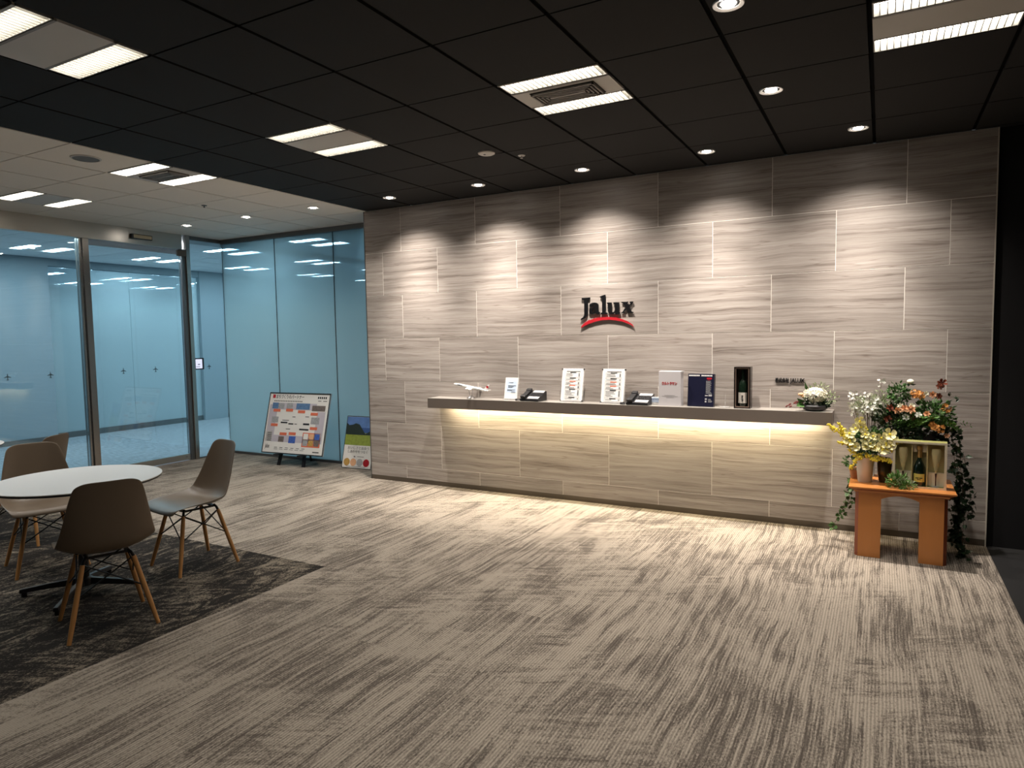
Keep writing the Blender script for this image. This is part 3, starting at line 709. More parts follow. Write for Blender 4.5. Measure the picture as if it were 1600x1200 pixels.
def lines(b, x0, x1, ys, y, h=.003, jit=True, rnd=random):
    for z in ys:
        q = rnd.random() if jit else 0
        b.box((x0, y-.0004, z-h/2), (x0+(x1-x0)*(1-.45*q), y, z+h/2))
def lean_sign(x, name, label, wd, ht, kind, rz=0, y=-.115):
    t = thing(name, label, 'sign', (x, y, SZ), rz, 'notices on the shelf')
    e = thing('', None, None) if False else None
    A = Matrix.Rotation(R(-12), 4, 'X')
    # acrylic stand: back plate, foot lip and base
    MB().box((-wd/2-.006, .003, .004), (wd/2+.006, .006, ht+.01), A).box((-wd/2-.006, -.018, 0), (wd/2+.006, .006+.03, .003)).box((-wd/2-.006, -.018, .002), (wd/2+.006, -.015, .014)).box((-wd/2-.006, .03, 0), (-wd/2-.003, .034, ht*.6)).box((wd/2+.003, .03, 0), (wd/2+.006, .034, ht*.6)).done('acrylic_stand', M_acryl, t)
    MB().box((-wd/2, -.001, .012), (wd/2, .002, ht+.006), A).done('sheet', M_paper, t)
    if kind == 0:
        MB().box((-wd*.36, -.0016, .07*1), (wd*.40, -.0011, ht*.86), A).done('blue_panel', M_bluep, t)
        b = MB()
        for z, x0, x1 in ((.80, -.2, .15), (.66, -.25, .36), (.62, -.25, .2), (.58, -.25, .1), (.47, -.3, .3), (.43, -.3, .1), (.39, .05, .3), (.34, .0, .34)):
            b.box((wd*x0, -.0024, ht*z-.002), (wd*x1, -.0018, ht*z+.0018), A)
        b.done('printed_text', M_ink, t)['kind'] = 'stuff'
    else:
        rr = random.Random(kind)
        b = MB(); g = MB(); o_ = MB(); f = MB()
        b.box((-wd*.30, -.0022, ht*.93), (wd*.34, -.0016, ht*.945), A)
        for z0, z1 in ((.76, .90), (.66, .73), (.54, .63), (.42, .51), (.17, .39), (.06, .14)):
            for q in (z0, z1): f.box((-wd*.36, -.0018, ht*q-.0006), (wd*.38, -.0014, ht*q+.0006), A)
            for q in (-.36, .38): f.box((wd*q-.0005, -.0018, ht*z0), (wd*q+.0005, -.0014, ht*z1), A)
            (b if z0 > .64 or z0 < .4 else o_).box((-wd*.13, -.0024, ht*z1-.004), (wd*.15, -.0016, ht*z1+.004), A)
            z = z1-.035
            while z > z0+.015:
                g.box((-wd*.32, -.0024, ht*z-.0015), (wd*(-.1+.25*rr.random()), -.0016, ht*z+.0015), A)
                g.box((wd*.26, -.0024, ht*z-.003), (wd*.33, -.0016, ht*z+.003), A); z -= .035
        b.done('printed_heading', M_ink, t); g.done('printed_text', M_inkgrey, t)['kind'] = 'stuff'; o_.done('printed_heading', M_rednote, t); f.done('printed_box', M_inkgrey, t)['kind'] = 'stuff'
        for s in (-1, 1):
            for z in (.012, ht): MB().box((s*(wd/2+.002)-.006, -.004, z-.005), (s*(wd/2+.002)+.006, .008, z+.005), A).done('clip', M_ink, t)
    return t
lean_sign(.745, 'acrylic_sign', 'small white notice with pale blue panel on the shelf, left of the first phone', .135, .205, 0)
lean_sign(1.366, 'acrylic_sign', 'white A4 directory notice on the shelf, the left one of the pair', .205, .298, 3)
lean_sign(1.752, 'acrylic_sign', 'white A4 directory notice on the shelf, the right one, beside the second phone', .205, .298, 5)

def phone(x, label):
    t = thing('desk_phone', label, 'phone', (x, -.105, SZ), R(-4), 'desk phones on the shelf')
    pr_ = [(-.085, .002), (.075, .002), (.075, .085), (.060, .088), (-.085, .022)]
    b = MB(); b.ring_loft([[(-.10, y, z) for y, z in pr_], [(.10, y, z) for y, z in pr_]]); b.done('body', M_blackplastic, t, .004)
    A = Matrix.Translation((0, -.085, .0245)) @ Matrix.Rotation(math.atan2(.066, .145), 4, 'X')
    MB().box((-.02, .118, 0), (.095, .155, .002), A).done('display', M_greyplastic, t)
    MB().box((-.02, .005, 0), (.095, .042, .002), A).done('lower_panel', M_greyplastic, t)
    k = MB()
    for i in range(6):
        for j in range(3): k.box((-.016+i*.019, .052+j*.021, 0), (-.003+i*.019, .066+j*.021, .004), A)
    k.done('keypad', M_ink, t)['kind'] = 'stuff'
    MB().box((-.088, .0, .004), (-.04, .155, .018), A).box((-.090, .0, .002), (-.038, .035, .026), A).box((-.090, .12, .002), (-.038, .155, .026), A).done('handset', M_blackplastic, t, .004)
    pts = []
    for q in range(90):
        a = q*.75; u = q/89
        pts.append((-.10-.055*math.sin(u*PI), -.04-.045*u+.008*math.cos(a), .010+.008*math.sin(a)))
    MB().tube(pts, .0022, 5).done('coiled_cord', M_ink, t, smooth=True)
    return t
phone(.985, 'black desk phone on the shelf between the small notice and the two A4 notices')
phone(2.005, 'black desk phone on the shelf right of the two A4 notices')
t = thing('card_box', 'small pale blue and white box on the shelf beside the tall silver box', 'box', (2.128, -.085, SZ))
boxo('body', (-.045, -.02, 0), (.043, .02, .064), M_paper, t, .002)
boxo('printed_panel', (-.043, -.0206, .022), (.041, -.0201, .062), M_bluep, t)
b = MB()
for q in range(7): b.box((-.034+q*.011, -.0212, .043+.003*(q % 2)), (-.027+q*.011, -.0207, .051))
b.done('printed_text', mat('blue_ink', (.08, .14, .35), .5), t)['kind'] = 'stuff'

t = thing('display_box', 'tall pale silver box with red title on the shelf', 'box', (2.27, -.105, SZ))
boxo('body', (-.092, -.045, 0), (.092, .045, .288), M_silver, t, .0025)
boxo('lid_flap', (.090, -.045, .276), (.1, .045, .288), M_greyplastic, t)
text_mesh('title', 'ウルトラマン', .03, M_red, t, (-.064, -.0458, .176), (PI/2, 0, 0), .0004, .0012, .125)
b = MB(); b.box((-.045, -.0456, .088), (.045, -.0451, .0895)).box((-.062, -.0456, .079), (.066, -.0451, .0805)).box((-.03, -.0456, .070), (.035, -.0451, .0712)).done('printed_text', M_inkgrey, t)['kind'] = 'stuff'

t = thing('display_card', 'dark navy box with white heading on the shelf, right of the silver box', 'box', (2.515, -.10, SZ), R(-3))
A = Matrix.Rotation(R(-5), 4, 'X')
MB().box((-.106, -.022, .0), (.106, .022, .266), A).done('body', M_navy, t, .002)
def onf(b, x0, z0, x1, z1): b.box((x0, -.0228, z0), (x1, -.0222, z1), A)
b = MB(); 
for q in range(15):
    if q in (7,): continue
    onf(b, -.098+q*.0128, .246, -.098+q*.0128+.0095, .257)
b.done('heading', M_paper, t)
b = MB(); onf(b, .048, .222, .088, .235); onf(b, .055, .214, .075, .217); b.done('red_title', M_red, t)
b = MB()
for q in range(14): onf(b, .042, .205-q*.0075, .075+.02*random.random(), .2075-q*.0075)
for q in range(5): onf(b, .062, .060-q*.006, .082+.015*random.random(), .0622-q*.006)
onf(b, .036, .085, .058, .095); onf(b, .064, .085, .092, .100); onf(b, .036, .055, .052, .068); onf(b, .036, .035, .050, .047)
b.done('printed_text', M_greyplastic, t)['kind'] = 'stuff'
t = thing('display_plinth', 'low clear plastic display plinth on the shelf between navy box and bottle case', 'plinth', (2.705, -.105, SZ))
MB().lathe([(.042, 0), (.042, .006), (.038, .009), (.001, .009)], n=28).done('disc', M_acryl, t, smooth=True)
MB().tube([(.0, .018, .008), (0, .022, .085), (0, .012, .095)], .0028).done('support_rod', M_acryl, t)

t = thing('bottle_case', 'tall black lacquer bottle case with rose metal rim standing open on the shelf', 'case', (2.845, -.105, SZ))
MB().box((-.062, .04, 0), (.062, .045, .328)).box((-.062, -.045, 0), (-.052, .04, .328)).box((.052, -.045, 0), (.062, .04, .328)).box((-.052, -.045, .318), (.052, .04, .328)).box((-.052, -.045, 0), (.052, .04, .010)).done('case_body', M_darkbox, t, .001)
MB().box((-.052, -.043, .010), (-.046, -.036, .318)).box((.046, -.043, .010), (.052, -.036, .318)).box((-.046, -.043, .312), (.046, -.036, .318)).box((-.046, -.043, .010), (.046, -.036, .016)).done('metal_rim', M_copper, t)
MB().box((-.052, .036, .010), (.052, .039, .318)).done('lining', M_brownin, t)
t2 = thing('sake_bottle', 'dark bottle with pale paper label standing inside the black case', 'bottle', (2.845, -.105, SZ+.0105))
MB().lathe([(.034, 0), (.036, .006), (.036, .17), (.030, .20), (.014, .228), (.012, .27), (.014, .272), (.014, .292), (.001, .293)], n=28).done('bottle_body', M_champ, t2, smooth=True)
b = MB(); rg = []
for z in (.03, .115): rg.append([(.0366*math.sin(a), -.0366*math.cos(a), z) for a in [R(-62+q*12.4) for q in range(11)]])
b.ring_loft(rg, cap=False, close=False); b.done('paper_label', mat('cream_label', (.55, .52, .47), .6), t2)
b = MB(); b.box((-.004, -.0385, .045), (.004, -.0375, .055)).box((-.009, -.0385, .060), (.007, -.0375, .066)).box((-.006, -.0385, .070), (.003, -.0375, .082)).box((-.008, -.0385, .086), (.008, -.0375, .092)).box((.004, -.0385, .050), (.009, -.0375, .058)).done('brush_lettering', M_ink, t2)

# ================================================================== FLOWERS
rnd = random.Random(11)
def rdir(up=0):
    while True:
        v = Vector((rnd.uniform(-1, 1), rnd.uniform(-1, 1), rnd.uniform(-1, 1)))
        if .1 < v.length < 1:
            v.normalize(); v.z += up; return v.normalized()
def leaf(b, p, d, ln, wd, fold=.25):
    d = Vector(d).normalized(); s = d.cross(rdir()).normalized(); n = d.cross(s)
    p = Vector(p); m_ = p+d*ln*.5
    a = b.b.verts.new(p); e = b.b.verts.new(p+d*ln); l_ = b.b.verts.new(m_+s*wd/2+n*wd*fold); r = b.b.verts.new(m_-s*wd/2+n*wd*fold); c = b.b.verts.new(m_)
    b._set([b.b.faces.new((a, c, l_)), b.b.faces.new((c, e, l_)), b.b.faces.new((a, r, c)), b.b.faces.new((c, r, e))])
def cloud(b, c, rad, n, ln, wd, shell=.35, up=.3):
    for _ in range(n):
        d = rdir(); k = rnd.uniform(shell, 1)
        p = Vector(c)+Vector((d.x*rad[0], d.y*rad[1], d.z*rad[2]))*k
        leaf(b, p, (d+rdir()*.7+Vector((0, 0, up))).normalized(), ln*rnd.uniform(.7, 1.3), wd*rnd.uniform(.7, 1.3))
def floret(b, p, d, r, n=5, cup=.3):
    """open blossom: n rounded petals round a centre"""
    d = Vector(d).normalized(); a = d.cross(Vector((.13, .3, 1)).normalized()).normalized(); e = d.cross(a); p = Vector(p)
    ph = rnd.uniform(0, 6)
    for k in range(n):
        t0 = ph+2*PI*k/n; hw = PI/n*.95
        u = lambda t, rr, h: b.b.verts.new(p+(a*math.cos(t)+e*math.sin(t))*rr+d*h)
        c0 = b.b.verts.new(p); q1 = u(t0-hw*.75, r*.62, cup*r*.45); q2 = u(t0-hw*.6, r*.95, cup*r*1.0); q3 = u(t0, r*1.06, cup*r*1.15); q4 = u(t0+hw*.6, r*.95, cup*r*1.0); q5 = u(t0+hw*.75, r*.62, cup*r*.45); qm = u(t0, r*.55, cup*r*.25)
        b._set([b.b.faces.new(f) for f in ((c0, q1, qm), (c0, qm, q5), (q1, q2, qm), (qm, q4, q5), (q2, q3, qm), (q3, q4, qm))])
def spray(b, p0, p1, r, n, bead, sag=0):
    p0 = Vector(p0); p1 = Vector(p1)
    for _ in range(n):
        u = rnd.random(); q = p0.lerp(p1, u)+rdir()*r*(1-.6*u)*rnd.random(); q.z -= sag*u*u
        b.sphere(q, bead*rnd.uniform(.7, 1.2), 5, 3)
def stems(b, base, tips, r=.0015):
    base = Vector(base)
    for q in tips:
        q = Vector(q); m_ = base.lerp(q, .5)+Vector((0, 0, .02)); b.tube([base, m_, q], r, 4)
CAMD = Vector((-.02, -1, .1)).normalized()   # roomward

# --- 1 shelf arrangement (local origin: shelf point)
t = thing('flower_arrangement', 'white flower arrangement in a dark bowl on the right end of the shelf', 'flowers', (3.365, -.115, SZ)); t.scale = (1.08, 1.0, 1.04)
MB().lathe([(.05, 0), (.075, .012), (.085, .035), (.078, .045), (.001, .04)], n=24).done('bowl', M_blackplastic, t, smooth=True)
b = MB(); cloud(b, (0, 0, .05), (.11, .06, .035), 170, .035, .018); b.done('foliage', M_dkgreen, t, tri=True)['kind'] = 'stuff'
b = MB(); cloud(b, (.09, -.01, .09), (.07, .05, .05), 120, .02, .008); cloud(b, (.03, .01, .165), (.06, .04, .03), 40, .03, .008, up=1); b.done('pale_filler', M_sage, t, tri=True)['kind'] = 'stuff'
b = MB()
for _ in range(85):
    d = rdir(.2); 
    if d.y > .5: d.y *= -1
    floret(b, Vector((.005, -.02, .115))+Vector((d.x*.078, d.y*.055, d.z*.052)), d, .016, 4, .2)
b.done('hydrangea', M_cream, t, tri=True)['kind'] = 'stuff'
b = MB(); leaf(b, (-.03, -.02, .13), (-.4, -.1, 1), .09, .035); leaf(b, (-.05, -.03, .07), (-.7, -.5, .3), .075, .06); leaf(b, (-.02, -.03, .12), (-.2, 0, 1), .085, .02); leaf(b, (-.06, -.04, .045), (-.6, -.6, -.1), .07, .06)
b.done('broad_leaf', M_green, t, tri=True)
b = MB(); b.tube([(-.04, 0, .05), (-.10, -.02, .06), (-.165, -.02, .03)], .0014, 4)
for _ in range(26):
    u = rnd.random(); b.sphere(Vector((-.08-.095*u, -.02, .065-.042*u))+rdir()*.013, .006, 6, 4)
b.done('berry_sprig', M_burg, t, tri=True)['kind'] = 'stuff'
b = MB(); b.use(M_peach).sphere((-.085, -.03, .118), .014, 8, 6, (1.5, 1, .9)); b.sphere((-.07, -.03, .104), .012, 8, 6, (1.5, 1, .8)); b.done('bud', None, t)

# --- wooden stand
TZ2 = .48
st = thing('flower_stand', 'orange brown wooden stand with two broad slab legs before the stone wall', 'stand', (3.925, -.43, 0))
def cham(x0, x1, y0, y1, z0, z1, c, m, nm, left=True):
    P = [(x0+c, y0), (x1, y0), (x1, y1), (x0+c, y1)] if left else [(x0, y0), (x1-c, y0), (x1-c, y1), (x0, y1)]
    E_ = [(x0+c, y0), (x0+c, y1), (x0, y1), (x0, y0+c)] if left else [(x1-c, y0), (x1-c, y1), (x1, y1), (x1, y0+c)]
    MB().prism(P, z0, z1, 'xy').done(nm, m, st)
    if c > .01: MB().prism(E_, z0, z1, 'xy').done('leg_edge', M_orange_shade, st)  # chamfer in the darkened wood colour, painted as shaded
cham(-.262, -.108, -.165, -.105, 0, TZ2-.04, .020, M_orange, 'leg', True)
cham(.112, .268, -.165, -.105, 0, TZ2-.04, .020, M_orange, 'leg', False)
cham(-.262, -.220, -.105, .20, 0, TZ2-.04, .004, M_orange_shade, 'leg_side', True)  # leg sides get painted shade too
cham(.226, .268, -.105, .20, 0, TZ2-.04, .004, M_orange_shade, 'leg_side', False)
def slab(lv, nm, m): MB().ring_loft([[(x, y, z) for x, y in ((-.262-q, -.17-q), (.270+q, -.17-q), (.270+q, .29), (-.262-q, .29))] for q, z in lv]).done(nm, m, st)
slab(((.004, TZ2-.04), (.006, TZ2-.030), (.016, TZ2-.024)), 'top_moulding', M_orange)
slab(((.016, TZ2-.024), (.034, TZ2-.011)), 'top_underside', M_orange_shade)  # shade under the top edge painted as a darker wood colour
slab(((.036, TZ2-.011), (.040, TZ2-.008), (.040, TZ2)), 'top', M_orange)
ar = [(-.108, TZ2-.04)]+[(-.108+.22*k/10, TZ2-.052-.0*k-.028*abs((k-5)/5)**2) for k in range(11)]+[(.112, TZ2-.04)]
MB().prism(ar, -.155, -.13, 'xz').done('apron', M_orange, st)
for x_ in (-.24, .235):
    pass

def vase(t, prof, m, c=(0, 0, 0), nm='vase', n=28): return MB().lathe(prof, c, n).done(nm, m, t, smooth=True)
# --- 2 silver bucket with yellow flowers
t = thing('flower_bucket', 'silver metal bucket of pale yellow poppies and yellow mimosa on the stand', 'flowers', (3.715, -.43, TZ2))
vase(t, [(.042, 0), (.044, .004), (.058, .17), (.060, .174), (.056, .172), (.04, .02), (.001, .018)], M_bucket, nm='bucket')
b = MB(); cloud(b, (.02, 0, .27), (.13, .07, .10), 620, .036, .014); b.done('foliage', M_green, t, tri=True)['kind'] = 'stuff'
b = MB(); stems(b, (0, 0, .12), [(-.05, -.02, .42), (.0, -.02, .44), (-.09, -.02, .35), (.11, -.05, .34), (.15, -.05, .36), (.05, -.05, .3), (-.18, -.02, .36)]); b.done('stem', M_stem, t, tri=True)['kind'] = 'stuff'
pp = [(-.035, -.045, .425, .028), (-.028, -.055, .385, .028), (-.10, -.05, .335, .032), (-.095, -.06, .285, .032), (.00, -.06, .305, .026), (.062, -.07, .262, .030), (.03, -.07, .275, .026), (.105, -.07, .245, .034), (.095, -.06, .318, .030), (.145, -.06, .345, .034), (.165, -.06, .30, .030), (.155, -.07, .27, .026), (-.002, -.06, .335, .024), (-.06, -.06, .375, .026), (.045, -.06, .325, .024), (-.06, -.07, .25, .026), (.125, -.07, .285, .028), (.0, -.07, .255, .024)]
for k, (x_, y_, z_, r0) in enumerate(pp):
    r0 *= 1.2; b = MB(); d = Vector((rnd.uniform(-.5, .5), -1, rnd.uniform(-.1, .7)))
    b.use(M_pale); floret(b, (x_, y_, z_), d, r0, 5, .45); floret(b, Vector((x_, y_, z_))-d.normalized()*.002, d, r0*1.02, 4, .3)
    b.use(M_yel).sphere(Vector((x_, y_, z_))+d.normalized()*.004, r0*.25, 6, 4)
    b.done('poppy', None, t, tri=True)
for k, (a_, c_, n0) in enumerate((((-.08, -.03, .27), (-.235, -.04, .395), 150), ((-.10, -.04, .28), (-.165, -.04, .405), 130), ((-.05, -.05, .24), (-.17, -.05, .275), 60), ((-.02, -.06, .20), (-.09, -.07, .10), 60), ((0, -.06, .2), (.07, -.08, .16), 70), ((.06, -.06, .19), (.18, -.07, .155), 70), ((.1, -.06, .26), (.22, -.06, .30), 60), ((0, -.04, .3), (0, -.05, .38), 40), ((-.1, -.05, .22), (-.02, -.07, .175), 50), ((.02, -.06, .25), (.16, -.07, .24), 60))):
    b = MB(); spray(b, a_, c_, .030, n0, .0066); b.tube([a_, c_], .001, 4); b.done('mimosa_spray', M_yel, t, tri=True)['kind'] = 'stuff'
# --- bronze vase
t = thing('bronze_vase', 'dark bronze glazed vase on the stand between bucket and gift box', 'vase', (3.833, -.40, TZ2))
vase(t, [(.030, 0), (.032, .003), (.042, .06), (.046, .13), (.040, .165), (.036, .17), (.032, .165), (.001, .15)], M_bronze, nm='vase_body')
# --- small potted plant left
t = thing('potted_plant', 'small terracotta pot with variegated sprigs at the left edge of the stand', 'plant', (3.655, -.33, TZ2))
vase(t, [(.030, 0), (.040, .06), (.044, .062), (.044, .075), (.036, .075), (.001, .065)], M_terra, nm='pot')
b = MB(); cloud(b, (-.02, -.02, .11), (.055, .04, .05), 110, .025, .014); b.done('foliage', M_green, t, tri=True)['kind'] = 'stuff'
b = MB(); cloud(b, (-.02, -.03, .11), (.055, .04, .05), 50, .018, .008); b.done('pale_leaf_edge', M_sage, t, tri=True)['kind'] = 'stuff'
# --- 3 white blossom vase rear left
t = thing('blossom_vase', 'clear glass vase of small white blossoms behind the yellow flowers', 'flowers', (3.735, -.20, TZ2))
vase(t, [(.035, 0), (.038, .004), (.045, .25), (.046, .255), (.042, .252), (.034, .02), (.001, .018)], M_glassv, nm='glass_vase')
b = MB(); tips = [(rnd.uniform(-.13, .10), rnd.uniform(-.05, .04), rnd.uniform(.42, .6)) for _ in range(16)]+[(-.11, 0, .58), (.07, 0, .68)]
stems(b, (0, 0, .05), tips, .0014); b.done('stem', M_brownstem, t, tri=True)['kind'] = 'stuff'
b = MB()
for q in tips:
    for _ in range(9):
        p = Vector(q)+rdir()*rnd.uniform(.0, .035); floret(b, p, (CAMD+rdir()*.8), .0105, 5, .3)
for _ in range(60): floret(b, Vector((-.04, -.03, .50))+Vector((rnd.uniform(-.09, .11), rnd.uniform(-.03, .03), rnd.uniform(-.05, .07))), CAMD+rdir()*.8, .011, 5, .3)
b.done('white_blossom', M_whitep, t, tri=True)['kind'] = 'stuff'
b = MB(); cloud(b, (-.03, -.01, .49), (.12, .05, .08), 120, .022, .010); cloud(b, (.07, -.01, .49), (.08, .05, .13), 420, .022, .010); cloud(b, (-.04, .01, .50), (.09, .04, .07), 160, .022, .010); b.done('sage_foliage', M_sage, t, tri=True)['kind'] = 'stuff'
# --- 4 middle arrangement
t = thing('rose_arrangement', 'glass vase of peach roses and dark leaves in the middle of the flower group', 'flowers', (3.935, -.22, TZ2))
vase(t, [(.040, 0), (.043, .004), (.050, .30), (.051, .305), (.047, .302), (.038, .02), (.001, .018)], M_glassv, nm='glass_vase')
b = MB(); stems(b, (0, 0, .05), [(rnd.uniform(-.08, .08), rnd.uniform(-.05, .04), rnd.uniform(.35, .6)) for _ in range(14)]); b.done('stem', M_stem, t, tri=True)['kind'] = 'stuff'
b = MB(); cloud(b, (-.02, -.01, .60), (.075, .05, .07), 230, .028, .017); cloud(b, (-.01, 0, .44), (.10, .06, .10), 200, .035, .02); b.done('foliage', M_green, t, tri=True)['kind'] = 'stuff'
b = MB(); cloud(b, (-.05, -.02, .40), (.12, .06, .13), 330, .04, .022); cloud(b, (0, -.04, .30), (.12, .04, .12), 200, .035, .02); b.done('dark_foliage', M_dkgreen, t, tri=True)['kind'] = 'stuff'
def rose(par, p, r, m, nm='rose'):
    b = MB(); d = Vector((rnd.uniform(-.5, .5), -1, rnd.uniform(.1, .7)))
    for k, (q, cup, n0) in enumerate(((1, .25, 6), (.8, .6, 5), (.55, 1.1, 5), (.32, 1.8, 4))): floret(b, p, d, r*q, n0, cup)
    return b.done(nm, m, par, tri=True)
for p, r0, m_ in (((.01, -.07, .50), .027, M_peach), ((-.03, -.07, .485), .025, M_peach), ((.05, -.07, .495), .030, M_peach), ((.055, -.06, .52), .022, M_cream), ((-.015, -.06, .52), .02, M_cream), ((-.075, -.06, .50), .028, M_rust), ((-.085, -.06, .425), .026, M_rust), ((.02, -.07, .44), .024, M_whitep), ((.065, -.06, .44), .02, M_burg)):
    rose(t, p, r0, m_)
b = MB(); b.use(M_cream).sphere((.045, -.02, .685), .020, 12, 8, (1.15, 1, .9)); b.use(M_dkgreen); [leaf(b, (.045, -.03, .665), (math.cos(a), math.sin(a), .1), .035, .014) for a in (0, 2, 4, 5.2, 3.1)]; b.done('white_bud', None, t)
# --- 5 right arrangement
t = thing('fern_arrangement', 'dark tall vase of ferns, amber blossoms and one rust bloom, rightmost flowers', 'flowers', (4.10, -.22, TZ2))
vase(t, [(.055, 0), (.06, .004), (.068, .16), (.062, .33), (.056, .335), (.05, .33), (.001, .32)], M_blackplastic, nm='vase_body')
b = MB()
for k in range(30):
    a = rnd.uniform(-.1, PI+.1); ln = rnd.uniform(.12, .24); el = rnd.uniform(-.1, 1.0)
    base = Vector((rnd.uniform(-.05, .04), -.03, .42)); d = Vector((math.cos(a), -.35*abs(math.sin(a*3)), math.sin(a)*.6*el+.05)).normalized()
    prev = base
    for q in range(1, 11):
        u = q/10; p = base+d*ln*u+Vector((0, 0, -.06*u*u))
        for s in (-1, 1):
            side = d.cross(Vector((0, 1, .3))).normalized()*s
            leaf(b, p, side+d*.5, .045*(1-.75*u)+.008, .008, .1)
b.done('fern_frond', M_fern, t, tri=True)['kind'] = 'stuff'
b = MB(); cloud(b, (.01, 0, .46), (.13, .07, .11), 420, .035, .018); b.done('foliage', M_green, t, tri=True)['kind'] = 'stuff'
b = MB(); cloud(b, (.0, .0, .33), (.15, .06, .14), 480, .038, .022); b.done('dark_foliage', M_dkgreen, t, tri=True)['kind'] = 'stuff'
b = MB()
for c_, n0 in (((-.09, -.05, .605), 24), ((-.06, -.05, .60), 22), ((.09, -.05, .51), 22), ((.02, -.08, .39), 24), ((.06, -.08, .375), 20)):
    for _ in range(n0): floret(b, Vector(c_)+rdir()*.025, CAMD+rdir(), .011, 5, .4)
b.done('amber_blossom', M_orangef, t, tri=True)['kind'] = 'stuff'
for p, r0, m_ in (((.065, -.04, .68), .030, M_rust), ((.05, -.04, .655), .024, M_rust), ((.01, -.05, .60), .024, M_peach), ((-.03, -.05, .605), .018, M_cream), ((-.07, -.07, .46), .022, M_whitep), ((-.02, -.08, .47), .022, M_peach), ((.10, -.06, .325), .018, M_peach), ((.045, -.04, .59), .022, M_rust)):
    rose(t, p, r0, m_, 'bloom')
b = MB(); b.tube([(.05, 0, .42), (.09, -.02, .55), (.15, -.02, .58)], .0012, 4)
for p in ((.11, -.03, .59), (.12, -.03, .60), (.15, -.03, .565), (.165, -.03, .58), (.145, -.03, .55)): leaf(b, p, rdir(.2), .035, .018)
b.done('dark_sprig', M_dkgreen, t, tri=True)

# --- ivy strands
def ivy(t, strands, m=M_dkgreen, dens=75, ls=.034):
    b = MB(); sb = MB()
    for pts in strands:
        pts = [Vector(p) for p in pts]; sb.tube(pts, .0014, 4)
        tot = sum((q-p).length for p, q in zip(pts, pts[1:]))
        for _ in range(int(dens*tot*2)):
            k = rnd.randrange(len(pts)-1); u = rnd.random(); p = pts[k].lerp(pts[k+1], u)+rdir()*rnd.uniform(.005, .03)
            d = rdir(-.4); s = d.cross(rdir()).normalized(); n_0 = d.cross(s); L0 = ls*rnd.uniform(.6, 1.2)
            # five-pointed ivy leaf
            pr0 = [(0, 0), (.35, .3), (.22, .62), (-.05, .55), (0, 1.0)]
            c0 = b.b.verts.new(p+d*L0*.35)
            rim = [(0, 0), (.42, .12), (.30, .40), (.36, .62), (.12, .60), (0, 1.0), (-.12, .60), (-.36, .62), (-.30, .40), (-.42, .12)]
            vs = [b.b.verts.new(p+s*L0*a_+d*L0*c_+n_0*L0*.12*abs(a_)) for a_, c_ in rim]
            b._set([b.b.faces.new((c0, vs[i], vs[(i+1) % 10])) for i in range(10)])
    b.done('ivy_leaves', m, t, tri=True)['kind'] = 'stuff'; sb.done('vine', M_brownstem, t, tri=True)['kind'] = 'stuff'
t = thing('trailing_ivy', 'thin ivy strand hanging off the left side of the wooden stand to the carpet', 'ivy', (3.62, -.28, TZ2))
ivy(t, [[(.03, -.02, .01), (.0, -.03, -.02), (-.01, -.03, -.10), (-.03, -.03, -.19), (-.05, -.03, -.26)], [(.01, -.02, -.05), (.01, -.03, -.16), (-.03, -.02, -.24)], [(-.05, -.03, -.26), (-.09, -.0, -.34), (-.13, .05, -.43)]], M_green, 62, .038)
t = thing('trailing_ivy', 'dense dark ivy cascading down the right side of the wooden stand to the carpet', 'ivy', (4.25, -.21, TZ2))
ivy(t, [[(-.03, 0, .42), (.02, 0, .35), (.03, -.02, .2), (.04, -.02, .05), (.06, -.03, -.1), (.09, -.03, -.2)],
        [(-.02, 0, .35), (.0, -.02, .15), (.03, -.02, .0), (.02, -.03, -.2), (.03, -.05, -.35), (.05, -.12, -.46)],
        [(.0, 0, .1), (.05, 0, 0), (.05, -.02, -.15), (.0, -.03, -.3), (.0, -.03, -.42)],
        [(.03, 0, .0), (.0, 0, -.1), (.02, -.02, -.25), (.04, -.10, -.4), (.07, -.18, -.465)],
        [(.05, 0, .2), (.08, 0, .05), (.1, -.0, -.1), (.11, -.0, -.22)],
        [(-.01, 0, -.04), (.03, -.02, -.12), (.06, -.04, -.22), (.05, -.1, -.4), (.03, -.2, -.465)]], M_dkgreen, 66, .043)
t = thing('leafy_sprig', 'fresh green variegated sprig lying on the stand in front of the gift box', 'plant', (3.925, -.56, TZ2+.003))
b = MB(); cloud(b, (-.02, 0, .045), (.055, .03, .045), 150, .035, .011); cloud(b, (.04, -.01, .018), (.06, .025, .018), 90, .035, .009, up=0); b.done('foliage', M_fern, t, tri=True)['kind'] = 'stuff'
b = MB(); cloud(b, (.0, 0, .04), (.07, .035, .04), 60, .03, .006); b.done('pale_leaf', M_sage, t, tri=True)['kind'] = 'stuff'
b = MB(); stems(b, (-.07, .02, .002), [(-.02, 0, .07), (.03, 0, .05), (.07, -.01, .02), (.1, .0, .008)], .0012); b.done('stem', M_stem, t, tri=True)['kind'] = 'stuff'

